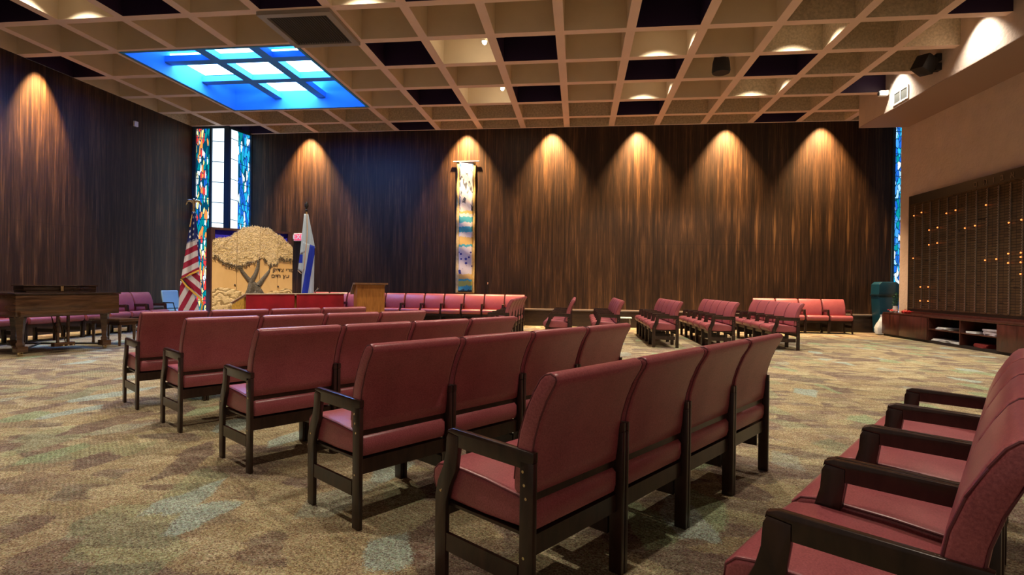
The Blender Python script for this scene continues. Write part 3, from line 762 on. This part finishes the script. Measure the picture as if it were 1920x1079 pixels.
il = flagstand('white_blue_flag', 'white flag with blue bands on a pole right of the ark', (-5.60, 10.81, 0), 2.66, 0)
k91 = 11.4/F
def I_(px, py): return ((px-573)*k91, 1.2+(530-py)*k91)
il.rotation_euler[2] = .45
def band(cx0, sl, wd, cy):
    return lambda x, z: (0, ((x/k91+573) - cx0 - sl*((530-(z-1.2)/k91)-cy))/wd)
b = MB(); quad_sheet(b, [I_(569, 402), I_(576, 402), I_(589, 465), I_(562, 478)], 10, 20, lambda x, z: (0, -1), -.03, .015, 2)
b.build('upper_cloth', M['ilflag'], il, thick=.004)
b = MB(); quad_sheet(b, [I_(563, 470), I_(572, 470), I_(568, 512), I_(559, 506)], 6, 12, lambda x, z: (0, ((530-(z-1.2)/k91)-478)/16), -.02, .01, 1)
b.build('side_fold', M['ilflag'], il, thick=.004)
b = MB(); quad_sheet(b, [I_(568, 454), I_(588, 462), I_(587, 600), I_(564, 600)], 14, 34, band(578, -.15, 11.0, 470), -.045, .02, 2)
b.build('front_fold', M['ilflag'], il, thick=.004)
b = MB(); b.tube([(I_(574, 402)[0], -.05, I_(574, 402)[1]), (I_(575, 440)[0], -.07, I_(575, 440)[1]), (I_(571, 490)[0], -.078, I_(571, 490)[1]), (I_(570, 505)[0], -.075, I_(570, 505)[1]), (I_(565, 514)[0], -.05, I_(565, 514)[1]), (I_(559, 508)[0], -.04, I_(559, 508)[1])], .011, 6)
b.build('fringe', M['cream'], il)
b = MB(); b.lathe([(.018, 2.66), (.03, 2.69), (.012, 2.72), (.035, 2.76), (.04, 2.79), (.03, 2.83), (.004, 2.87)], seg=8); b.build('finial', M['darkmetal'], il)

# ------------------------------------------------------------------ reading table
TL0 = None
tb = thing('reading_table', 'slant-topped reading table draped in red velvet with gold end panel', 'table', (-5.745, 8.98, 0), TH)
# local: x along the table, y toward the ark (back)
b = MB(); prof = [(0.02, .05), (.60, .05), (.60, .76), (.02, .93)]
b.prism([(p[0], p[1]) for p in prof], .03, 1.83, 'yz'); b.build('body', M['orange'], tb, angle=0)
b = MB(); b.prism([(-.01, .95), (-.01, .975), (.62, .80), (.62, .775)], 0, 1.86, 'yz'); b.build('table_top', M['cream'], tb, angle=0)
for (x0, x1) in ((-.012, .86), (.90, 1.872)):
    b = MB()
    def fn(u, v, x0=x0, x1=x1):
        x = x0+(x1-x0)*u
        if v < .5: q = v/.5; return (x, .60-.62*q, .810+.172*q)
        q = (v-.5)/.5; return (x, -.022-.012*math.sin(u*22)*q, .982-.52*q)
    b.sheet(fn, 40, 16); b.build('velvet_cover', M['redvelvet'], tb, thick=.006)
b = MB(); b.prism([(.04, .60), (.58, .52), (.58, .775), (.04, .925)], -.02, .028, 'yz'); b.build('end_panel', M['goldcloth'], tb, angle=0)
b = MB(); b.tube([(-.02, -.03, .985), (.9, -.03, .985), (1.88, -.03, .985)], .012, 6); b.tube([(-.02, -.02, .985), (-.022, .62, .812)], .010, 6); b.tube([(1.88, -.03, .985), (1.882, .3, .90)], .012, 6); b.build('piping', M['cream'], tb)
mic = thing('gooseneck_microphone', 'small gooseneck microphone rising behind the red velvet table', 'microphone', (-6.05, 12.12, 0), 0)
b = MB(); b.lathe([(.13, 0), (.13, .02), (.03, .04), (.012, .06), (.012, 1.0)], seg=16); b.build('stand', M['darkmetal'], mic)
b = MB(); b.tube([(0, 0, .98), (.02, 0, 1.02), (.05, 0, 1.04)], .008, 6); b.tube([(.045, 0, 1.03), (.075, 0, 1.08)], .018, 8); b.build('head', M['chrome'], mic)

# ------------------------------------------------------------------ lectern
lt = thing('lectern', 'oak lectern with a slanted brown top right of the red velvet table', 'lectern', (-3.99, 9.60, 0), math.radians(33))
b = MB(); b.prism([(0, 0), (.33, 0), (.33, 1.04), (.14, 1.17), (0, 1.17)], 0, .50, 'yz'); b.build('body', M['orange'], lt, angle=0)
b = MB(); b.prism([(-.05, 1.175), (-.05, 1.205), (.15, 1.205), (.42, 1.02), (.42, .985), (.14, 1.175)], -.05, .55, 'yz'); b.build('top', M['lecttop'], lt, angle=0)
b = MB(); b.box(-.02, .52, -.015, .345, 0, .08); b.build('plinth', M['orange'], lt, angle=0)

# ------------------------------------------------------------------ piano
pn = thing('grand_piano', 'walnut grand piano with closed lid at the left edge', 'piano', (-8.47, 7.40, 0), math.radians(74))
# local: x along the keyboard front (away from camera), y away from the room (to the tail)
Wp, Lp = 1.50, 1.62
def rim(o=0):
    return [(0-o, 0-o), (Wp+o, 0-o), (Wp+o, .70), (Wp-.04+o, .88), (Wp-.20+o, 1.08), (Wp-.40+o, 1.28), (Wp-.58+o, 1.48), (Wp-.78+o, Lp-.02+o), (Wp-1.0, Lp+.05+o), (.25, Lp+o), (.06-o, Lp-.10+o), (0-o, Lp-.30)]
b = MB(); b.prism(rim(), .62, .955, 'xy', bev=.006); b.build('case', M['piano'], pn)
b = MB(); b.prism(rim(.02), .958, .985, 'xy', bev=.008); b.build('lid', M['pianotop'], pn)
b = MB(); b.box(.04, Wp-.04, -.05, .02, .62, .70, bev=.006); b.build('key_slip', M['piano'], pn)
b = MB(); b.prism([(x*.9+.07, .12+y*.9) for x, y in rim()], .60, .625, 'xy'); b.build('soundboard', M['pianotop'], pn)
for (lx, ly) in ((.14, .16), (1.36, .16), (.62, 1.36)):
    b = MB()
    b.lathe([(.045, .10), (.055, .14), (.062, .20), (.045, .22), (.055, .40), (.075, .56), (.085, .62)], (lx, ly, 0), 4)
    b.box(lx-.07, lx+.07, ly-.07, ly+.07, .06, .15, bev=.005)
    lg = b.build('leg', M['piano'], pn)
    b = MB(); b.tube([(lx-.02, ly, .03), (lx+.02, ly, .03)], .03, 12); b.box(lx-.03, lx+.03, ly-.02, ly+.02, .03, .07); b.build('caster', M['brass'], lg)
b = MB(); b.box(.66, .69, .20, .24, .12, .62); b.box(.81, .84, .20, .24, .12, .62); b.box(.60, .90, .16, .26, .10, .16)
for px in (.68, .75, .82): b.box(px-.012, px+.012, .06, .17, .11, .13, mi=1)
b.tube([(.70, .24, .15), (.70, .45, .60)], .008, 6); b.tube([(.80, .24, .15), (.80, .45, .60)], .008, 6)
b.build('pedal_lyre', [M['piano'], M['brass']], pn)
b = MB(); b.tube([(.14, .16, .09), (.75, .85, .11), (1.36, .16, .09)], .016, 6); b.tube([(.75, .85, .11), (.62, 1.36, .09)], .016, 6); b.build('dolly', M['darkmetal'], pn)
ms = thing('music_desk', 'dark folded music desk with brass catch on the piano lid', 'music desk', (-8.62, 7.72, .986), math.radians(72))
b = MB(); b.box(0, 1.0, .05, .42, 0, .025, bev=.004); b.build('base', M['pianotop'], ms)
b = MB(); b.box(-.02, 1.02, .08, .40, .026, .10, bev=.01); b.box(-.04, 1.04, .06, .42, .10, .118, bev=.006); b.build('desk', M['pianotop'], ms)
b = MB(); b.box(.47, .51, .045, .062, .02, .10); b.build('catch', M['brass'], ms)
pb = thing('piano_bench', 'plain dark wood piano bench standing behind the piano', 'bench', (-8.62, 9.35, 0), math.radians(74-90))
b = MB(); b.box(-.45, .45, -.18, .18, .44, .49, bev=.008); b.build('seat', M['piano'], pb)
b = MB(); b.box(-.41, .41, -.15, .15, .38, .44); b.build('apron', M['piano'], pb, angle=0)
for sx in (-1, 1):
    for sy in (-1, 1):
        b = MB(); b.lathe([(.022, 0), (.03, .05), (.024, .08), (.036, .38)], (sx*.38, sy*.13, 0), 4); b.build('leg', M['piano'], pb)

# ------------------------------------------------------------------ hanging banner
bn = thing('wall_hanging', 'tall narrow tapestry in gold, white and blue hanging on the wood wall', 'banner', (-3.43, 16.47, 0), 0)
def banner_mat():
    m, nt, b = new_mat('woven_tapestry')
    tc = N(nt, 'ShaderNodeTexCoord'); sp = N(nt, 'ShaderNodeSeparateXYZ'); L(nt, tc.outputs['Object'], sp.inputs[0])
    z = math_(nt, 'DIVIDE', math_(nt, 'SUBTRACT', sp.outputs[2], .95), 4.0)
    n1 = noise(nt, coords(nt, (4, 1, 1.6)), 2.4, 4, .6, .8)
    zz = math_(nt, 'ADD', z, math_(nt, 'MULTIPLY', math_(nt, 'SUBTRACT', n1, .5), .05))
    G = (.62, .44, .14); Wt = (.62, .62, .66); B_ = (.03, .12, .45); C_ = (.05, .38, .50)
    col = ramp(nt, zz, [(0, (.01, .05, .09)), (.018, C_), (.05, (.45, .50, .10)), (.085, C_), (.10, G), (.14, Wt), (.32, Wt), (.345, C_), (.36, G), (.42, Wt), (.455, C_), (.50, Wt), (.53, C_), (.575, Wt), (.60, G), (.615, Wt), (.94, Wt), (.955, B_), (.975, Wt)], 'CONSTANT')
    ink = math_(nt, 'MULTIPLY', math_(nt, 'GREATER_THAN', noise(nt, coords(nt, (3.2, 1, 1.4), rot=(0, .5, 0)), 2.2, 3, .6, 1.2), .56), math_(nt, 'MULTIPLY', math_(nt, 'GREATER_THAN', z, .62), math_(nt, 'LESS_THAN', z, .93)))
    col = mixc(nt, ink, col, (.06, .075, .12))
    vo = N(nt, 'ShaderNodeTexVoronoi'); vo.inputs['Scale'].default_value = 7; L(nt, tc.outputs['Object'], vo.inputs['Vector'])
    dots = math_(nt, 'MULTIPLY', math_(nt, 'LESS_THAN', vo.outputs['Distance'], .28), math_(nt, 'MULTIPLY', math_(nt, 'GREATER_THAN', z, .14), math_(nt, 'LESS_THAN', z, .31)))
    col = mixc(nt, dots, col, (.04, .05, .30))
    L(nt, col, b.inputs['Base Color']); b.inputs['Roughness'].default_value = .6
    bump(nt, b, n1, .3, .02); return m
b = MB(); b.tube([(-.40, -.03, 4.92), (.40, -.03, 4.92)], .018, 8); b.build('rod', M['cream'], bn)
b = MB(); b.sheet(lambda u, v: (-.29+.58*u, -.022+.012*math.sin(v*31+u*2), .93+4.0*v), 8, 90); b.build('border', plain('banner_gold_border', (.62, .48, .20), .6, var=.2, vs=14), bn, thick=.006)
b = MB(); b.sheet(lambda u, v: (-.20+.42*u, -.036+.012*math.sin(v*31+u*2), .97+3.94*v), 8, 90); b.build('panel', banner_mat(), bn, thick=.006)

# exit sign
ex = thing('exit_sign', 'small red exit sign on the back wall behind the blue and white flag', 'sign', (-8.72, 16.44, 2.62), 0)
b = MB(); b.box(-.20, .20, -.03, .05, -.12, .12, bev=.006); b.build('housing', M['white'], ex)
b = MB(); b.box(-.185, .185, -.036, -.031, -.105, .105); b.build('face', M['exit'], ex, angle=0)
letters('EXIT', .19, ex, M['white'], Matrix.Translation((0, -.038, 0)) @ rot, depth=.002)

# ------------------------------------------------------------------ memorial board on the right wall
mbd = thing('memorial_board', 'large dark memorial board of name plaques with tiny orange lamps', 'memorial board', (XR, 0, 0), 0)
def plaques():
    m, nt, b = new_mat('bronze_name_plaques')
    tc = N(nt, 'ShaderNodeTexCoord'); sp = N(nt, 'ShaderNodeSeparateXYZ'); L(nt, tc.outputs['Object'], sp.inputs[0])
    cb = N(nt, 'ShaderNodeCombineXYZ'); L(nt, sp.outputs[1], cb.inputs[0]); L(nt, sp.outputs[2], cb.inputs[1])
    br = N(nt, 'ShaderNodeTexBrick'); br.offset = 0; br.inputs['Scale'].default_value = 1; br.inputs['Mortar Size'].default_value = .006; br.inputs['Brick Width'].default_value = .155; br.inputs['Row Height'].default_value = .055
    br.inputs['Color1'].default_value = (.060, .034, .016, 1); br.inputs['Color2'].default_value = (.095, .056, .026, 1); br.inputs['Mortar'].default_value = (.010, .006, .004, 1)
    L(nt, cb.outputs[0], br.inputs['Vector'])
    vo = N(nt, 'ShaderNodeTexNoise'); vo.inputs['Scale'].default_value = 1; mp = N(nt, 'ShaderNodeMapping'); mp.inputs['Scale'].default_value = (3.3, 14, 1); L(nt, cb.outputs[0], mp.inputs[0]); L(nt, mp.outputs[0], vo.inputs['Vector'])
    gap = math_(nt, 'GREATER_THAN', vo.outputs['Fac'], .66)
    L(nt, mixc(nt, gap, br.outputs[0], (.012, .007, .004)), b.inputs['Base Color'])
    b.inputs['Metallic'].default_value = .4; b.inputs['Roughness'].default_value = .45
    return m
YBe = 15.13; YBs = 7.6; ZB0, ZB1 = .66, 3.56
b = MB(); b.box(-.11, -.002, YBs, YBe, ZB0, ZB1, bev=.006); b.build('board', plain('dark_bronze_board', (.022, .014, .009), .4), mbd)
b = MB(); b.box(-.118, -.112, YBs+.1, YBe-.06, ZB0+.06, ZB1-.22); b.build('plaque_field', plaques(), mbd, angle=0)
b = MB(); b.box(-.17, -.002, YBs-.02, YBe+.01, ZB0-.05, ZB0); b.build('sill', M['cab'], mbd, angle=0)
strip_y = [14.83 - .3063*k for k in range(24)]
strips_px = [1715.3, 1729.5, 1744.4, 1759.8, 1776.7, 1793.9, 1811.7, 1831, 1850.9, 1871.4, 1893.9, 1918]
sm = plain('lamp_strip_metal', (.24, .19, .15), .35, .6)
XS = XR-.12
for k, y in enumerate(strip_y):
    b = MB(); b.box(-.132, -.119, y-.012, y+.012, ZB0+.08, ZB1-.26)
    z = ZB0+.10
    while z < ZB1-.28:
        b.box(-.142, -.132, y-.016, y+.016, z, z+.022); z += .05
    b.build('lamp_strip', sm, mbd, angle=0)
lit = [(0, 3.04), (1, 3.08), (2, 2.62), (3, 2.65), (2, 2.27), (3, 2.29), (4, 2.94), (5, 2.97), (0, 1.98), (6, 2.54), (7, 2.56), (8, 2.95), (1, 1.27), (2, 1.27), (1, .93), (2, .93), (8, 1.82), (9, 1.83), (10, 2.52), (11, 2.54), (10, 1.92), (10, 1.74), (11, 1.92), (11, 1.84), (11, 1.74), (11, 1.52)]
for k, z in lit:
    y = strip_y[k]
    b = MB(); b.lathe([(.002, -.016), (.013, -.008), (.015, 0), (.013, .008), (.002, .016)], (-.155, y, z), 8); b.build('memorial_lamp', M['memlamp'], mbd)
hT = Matrix.Rotation(-PI/2, 4, 'Z') @ rot
for ch, yy in zip('אבותם', (11.75, 12.01, 12.23, 12.47, 12.75)):
    lettering(ch, .17, mbd, sm, Matrix.Translation((-.114, yy, ZB1-.12)) @ hT, name='letter', depth=.003)

# long low cabinet below the board
cb_ = thing('low_cabinet', 'long low mahogany cabinet with open shelves under the memorial board', 'cabinet', (7.86, 0, 0), 0)
cw = XR-7.86-.004; Y0c, Y1c = 7.4, 15.42
b = MB(); b.box(0, cw, Y0c, Y1c, .57, .61, bev=.004); b.build('top', M['cab'], cb_)
b = MB(); b.box(.03, cw, Y0c, Y1c, 0, .06); b.box(cw-.03, cw, Y0c, Y1c, .06, .57); b.build('carcass', M['cabin'], cb_, angle=0)
edges = [15.42, 13.9, 12.55, 11.35, 9.4, 7.4]
for a, c_, typ in ((15.42, 14.65, 'd'), (14.65, 13.55, 'd'), (13.55, 12.50, 's'), (12.50, 11.45, 's'), (11.45, 10.2, 'd'), (10.2, 8.8, 'd'), (8.8, 7.4, 'd')):
    b = MB(); b.box(0, cw-.03, a-.025, a, .06, .57); b.build('side_panel', M['cab'], cb_, angle=0)
    if typ == 'd':
        b = MB(); b.box(-.018, 0, c_+.004, a-.004, .06, .565, bev=.003); b.build('door', M['cab'], cb_)
    else:
        b = MB(); b.box(.01, cw-.03, c_, a-.025, .30, .325); b.build('shelf', M['cab'], cb_, angle=0)
def stack(name, label, cat, x, y, z, n, mat, w=.30, d=.22, h=.012, group=None):
    t = MB()
    for i in range(n):
        T = Matrix.Translation((x+random.uniform(-.015, .015), y+random.uniform(-.02, .02), z+h*i)) @ Matrix.Rotation(random.uniform(-.2, .2), 4, 'Z')
        t.box(-d/2, d/2, -w/2, w/2, 0, h-.001, T=T)
    o = t.build(name, mat, angle=0); tag(o, label, cat, group); return o
stack('paper_stack', 'white papers on the upper shelf, left bay of the low cabinet', 'papers', 8.05, 13.15, .326, 4, M['paper'], .42, .26)
stack('paper_stack', 'white papers on the bottom shelf, left bay of the low cabinet', 'papers', 8.05, 13.2, .061, 4, M['paper'], .50, .26)
stack('paper_stack', 'second white paper pile on the bottom shelf, beside the bay divider', 'papers', 8.05, 12.72, .061, 3, M['paper'], .34, .26)
stack('paper_stack', 'white papers on the upper shelf just right of the bay divider', 'papers', 8.05, 12.25, .326, 3, M['paper'], .34, .26)
stack('folded_shawls', 'pile of pale folded shawls on the upper shelf of the low cabinet', 'cloth', 8.03, 11.68, .326, 4, plain('pale_shawl', (.45, .40, .46), .8, var=.3), .34, .30, .03)
stack('red_book_pile', 'dark red books lying on the bottom shelf of the low cabinet', 'books', 8.05, 12.0, .061, 3, plain('red_book', (.22, .02, .02), .6), .34, .26, .025)
# red foil pots and plant on the cabinet end
for i, (dy, dx, s_) in enumerate(((15.12, 7.93, .06), (14.87, 8.08, .07), (14.62, 8.02, .08))):
    t = thing('poinsettia_plant', ['low red poinsettia at the end of the cabinet top', 'red poinsettia in the middle of three on the cabinet', 'red poinsettia nearest the memorial board'][i], 'plant', (dx, dy, .611), 0, 'red plants on the low cabinet')
    b = MB(); b.lathe([(s_*.7, 0), (s_, .045)], seg=12); b.build('pot', M['white'] if i == 0 else M['redcloth'], t)
    b = MB()
    for q in range(26):
        a = random.uniform(0, 2*PI); r_ = random.uniform(.02, .11); hh = random.uniform(.04, .085)
        p = Vector((r_*math.cos(a), r_*math.sin(a), hh)); d = Vector((math.cos(a), math.sin(a), -.3))*.05; n_ = Vector((-math.sin(a), math.cos(a), 0))*.018
        b.face([p-d*.3, p+n_, p+d, p-n_])
    b.build('bracts', M['redcloth'], t, angle=0)
fv = thing('leafy_plant', 'green leafy plant in a white vase before the blue window', 'plant', (8.10, 15.22, .611), 0); fv.location = (8.10, 15.42-.12, .611)
b = MB(); b.lathe([(.045, 0), (.07, .06), (.05, .13), (.055, .16)], seg=14); b.build('vase', M['white'], fv)
b = MB()
for q in range(60):
    a = random.uniform(0, 2*PI); r_ = random.uniform(.01, .075); hh = random.uniform(.18, .50)
    p = Vector((r_*math.cos(a)*.8, r_*math.sin(a), hh)); d = Vector((math.cos(a), math.sin(a), random.uniform(-.4, .8)))*.05; n_ = Vector((-math.sin(a), math.cos(a), 0))*.02
    b.face([p-d*.3, p+n_, p+d, p-n_])
lo = b.build('foliage', M['leaf'], fv, angle=0)
b = MB()
for q in range(8):
    a = random.uniform(0, 2*PI); b.tube([(0, 0, .14), (.05*math.cos(a), .05*math.sin(a), .35), (.07*math.cos(a), .07*math.sin(a), random.uniform(.40, .52))], .004, 5)
b.build('stems', M['leaf'], fv)

# teal bin with bag, against the back wall
bi = thing('waste_bin', 'tall dark teal bin with banded lid in the right back corner', 'bin', (8.20, 16.02, 0), 0)
b = MB()
b.prism([(-.19, .04), (.19, .04), (.26, 1.02), (-.26, 1.02)], -.24, .18, 'xz', bev=.02); b.build('body', M['teal'], bi)
b = MB(); b.box(-.275, .275, -.26, .19, 1.02, 1.07, bev=.005); b.build('band', M['tealdark'], bi)
b = MB(); b.prism([(-.265, 1.07), (.265, 1.07), (.255, 1.33), (.18, 1.40), (-.18, 1.40), (-.255, 1.33)], -.25, .18, 'xz', bev=.02); b.build('lid', M['teal'], bi)
for sx in (-.14, .14):
    b = MB(); b.tube([(sx-.03, 0, .03), (sx+.03, 0, .03)], .03, 10); b.build('wheel', M['black'], bi)
bg = MB()
bg.lathe([(.03, 0), (.10, .02), (.15, .09), (.155, .18), (.13, .27), (.10, .34), (.07, .40), (.045, .45), (.03, .49), (.05, .53)], seg=18)
for v in bg.b.verts:
    if v.co.z > .03:
        a_ = math.atan2(v.co.y, v.co.x); k_ = 1+.16*math.sin(5*a_+v.co.z*9)+random.uniform(-.05, .05)
        v.co = Vector(((v.co.x*k_+v.co.z*.10)*.8, v.co.y*k_*.8, v.co.z))
bgo = bg.build('plastic_bag', M['bag'], loc=(7.90, 15.62, .0)); tag(bgo, 'white knotted plastic bag leaning between the teal bin and the cabinet', 'bag')

# low pale table near the wall, mic stand
lw = thing('low_table', 'low pale table against the ledge, seen between the side-on rows', 'table', (1.15, 15.7, 0), 0)
b = MB(); b.box(-.32, .32, -.18, .18, .30, .33, bev=.004); b.build('top', plain('pale_laminate', (.42, .55, .52), .4), lw)
for sx in (-1, 1):
    for sy in (-1, 1):
        b = MB(); b.tube([(sx*.28, sy*.14, 0), (sx*.28, sy*.14, .30)], .012, 8); b.build('leg', M['chrome'], lw)
mk = thing('microphone_stand', 'thin microphone stand on the ledge behind the wall chairs right of the banner', 'stand', (-2.72, 16.37, .50), 0)
b = MB(); b.lathe([(.09, 0), (.09, .015), (.012, .03), (.008, .05), (.008, .72)], seg=12); b.build('stand', M['darkmetal'], mk)
b = MB(); b.tube([(0, 0, .71), (.01, -.03, .77)], .014, 8); b.build('microphone', M['chrome'], mk)

# ------------------------------------------------------------------ ceiling fittings
dl = thing('downlight', 'recessed round downlight in a ceiling coffer', 'ceiling light', (0, 0, 0), 0, 'recessed downlights in the coffers')
b = MB(); b.lathe([(.085, 0), (.105, -.008), (.105, .0), (.085, .001)], seg=20); b.build('trim_ring', M['white'], dl)
b = MB(); b.lathe([(.08, -.001), (.08, .002)], seg=20); b.build('lens', M['lens'], dl)
fst = True
for c, r in DOWN:
    o = dl if fst else clone(dl); fst = False
    o.location = (gx(c+.5), gy(r+.5), CZ+CD-.004); o['label'] = 'recessed round downlight inside a tan ceiling coffer'
# two bare spot lamps in bright coffers
for i, (c, r, lx, ly) in enumerate(((2, 4, .90, .0), (2, 2, .90, .0))):
    x = gx(c)+S*.84; y = gy(r+1)+S*.22 if False else gy(r+.62); z = CZ+.10
    t = thing('spot_lamp', ['bright bare spot lamp in the lit coffer nearer the camera', 'bright bare spot lamp in the lit coffer nearer the back wall'][i], 'ceiling light', (x, y, z), 0, 'bare spot lamps in lit coffers')
    b = MB(); b.lathe([(.012, .08), (.012, .50)], seg=8); b.lathe([(.05, .02), (.06, .05), (.05, .12), (.02, .14)], seg=12); b.build('housing', M['white'], t)
    b = MB(); b.lathe([(.01, -.045), (.038, -.02), (.045, .01), (.04, .03)], seg=12); b.build('bulb', M['bulb'], t)
    light('POINT', 'spot_lamp_glow', (x-.02, y, z-.06), 7, (1, .86, .62), shadow_soft_size=.05)
# ceiling air diffuser
dv = thing('ceiling_vent', 'square louvred air diffuser hanging below the coffered ceiling', 'vent', (gx(.5), gy(5.5), CZ), 0)
h = S/2
b = MB()
for (x0, x1, y0, y1) in ((-h-.02, h+.02, -h-.02, -h+.10), (-h-.02, h+.02, h-.10, h+.02), (-h-.02, -h+.10, -h+.10, h-.10), (h-.10, h+.02, -h+.10, h-.10)):
    b.box(x0, x1, y0, y1, -.07, -.002)
b.build('frame', plain('vent_frame', (.30, .26, .22), .5), dv, angle=0)
b = MB(); b.box(-h+.1, h-.1, -h+.1, h-.1, .30, .32); b.build('backing', M['black'], dv, angle=0)
lvm = plain('louvre_grey', (.06, .055, .05), .5)
for k in range(22):
    q = -h+.13+(2*h-.26)*k/21
    b = MB(); b.prism([(q-.004, -.05), (q+.004, -.05), (q+.030, .02), (q+.022, .02)], -h+.10, h-.10, 'xz'); b.build('louvre', lvm, dv, angle=0)
# loudspeakers
sp_ = thing('ceiling_speaker', 'black loudspeaker hanging inside a ceiling coffer', 'speaker', (2.86, 11.85, CZ-.02), 0)
b = MB(); b.lathe([(.17, -.26), (.185, -.22), (.17, -.05), (.12, .14), (.10, .20)], seg=16); b.build('body', M['black'], sp_)
b = MB(); b.tube([(0, 0, .18), (0, 0, CD+.0)], .02, 8); b.build('bracket', M['black'], sp_)
sb = thing('wall_speaker', 'black loudspeaker tilted on a bracket on the plaster bulkhead', 'speaker', (7.2, 12.15, 5.80), 0)
T = Matrix.Translation((-.26, .02, -.02)) @ Matrix.Rotation(.45, 4, 'Y') @ Matrix.Rotation(.35, 4, 'Z')
b = MB(); b.box(-.16, .14, -.15, .15, -.17, .15, bev=.02, T=T); b.build('body', M['black'], sb)
b = MB(); b.box(-.10, -.002, -.07, .07, -.16, -.02); b.box(-.10, -.002, -.07, .07, .03, .17); b.box(-.18, -.05, -.02, .02, -.06, .08); b.build('bracket', M['black'], sb, angle=0)
cc = thing('security_camera', 'small white box camera at the end of the bulkhead', 'camera', (7.2, 14.0, 5.82), 0)
b = MB(); b.box(-.22, -.04, -.06, .06, -.06, .06, bev=.01); b.build('body', M['white'], cc)
b = MB(); b.tube([(-.235, 0, 0), (-.215, 0, 0)], .045, 10); b.build('lens', M['black'], cc)
b = MB(); b.box(-.06, -.002, -.02, .02, -.02, .08); b.build('bracket', M['white'], cc)
gr = thing('wall_grille', 'white framed double air grille on the plaster bulkhead', 'vent', (7.2, 13.50, 5.60), 0)
b = MB(); b.box(-.02, -.001, -.30, .30, -.15, -.115); b.box(-.02, -.001, -.30, .30, .115, .15); b.box(-.02, -.001, -.30, -.265, -.115, .115); b.box(-.02, -.001, .265, .30, -.115, .115); b.box(-.02, -.001, -.015, .015, -.115, .115); b.build('frame', M['white'], gr, angle=0)
b = MB(); b.box(-.008, -.001, -.265, .265, -.115, .115); b.build('mesh_screen', plain('grille_dark', (.10, .10, .09), .5), gr, angle=0)
wb_ = thing('wall_sensor', 'tiny white sensor box high on the left wood wall', 'sensor', (XL, 13.35, 5.35), 0)
b = MB(); b.box(.001, .06, -.06, .06, -.07, .07, bev=.008); b.build('body', M['white'], wb_)
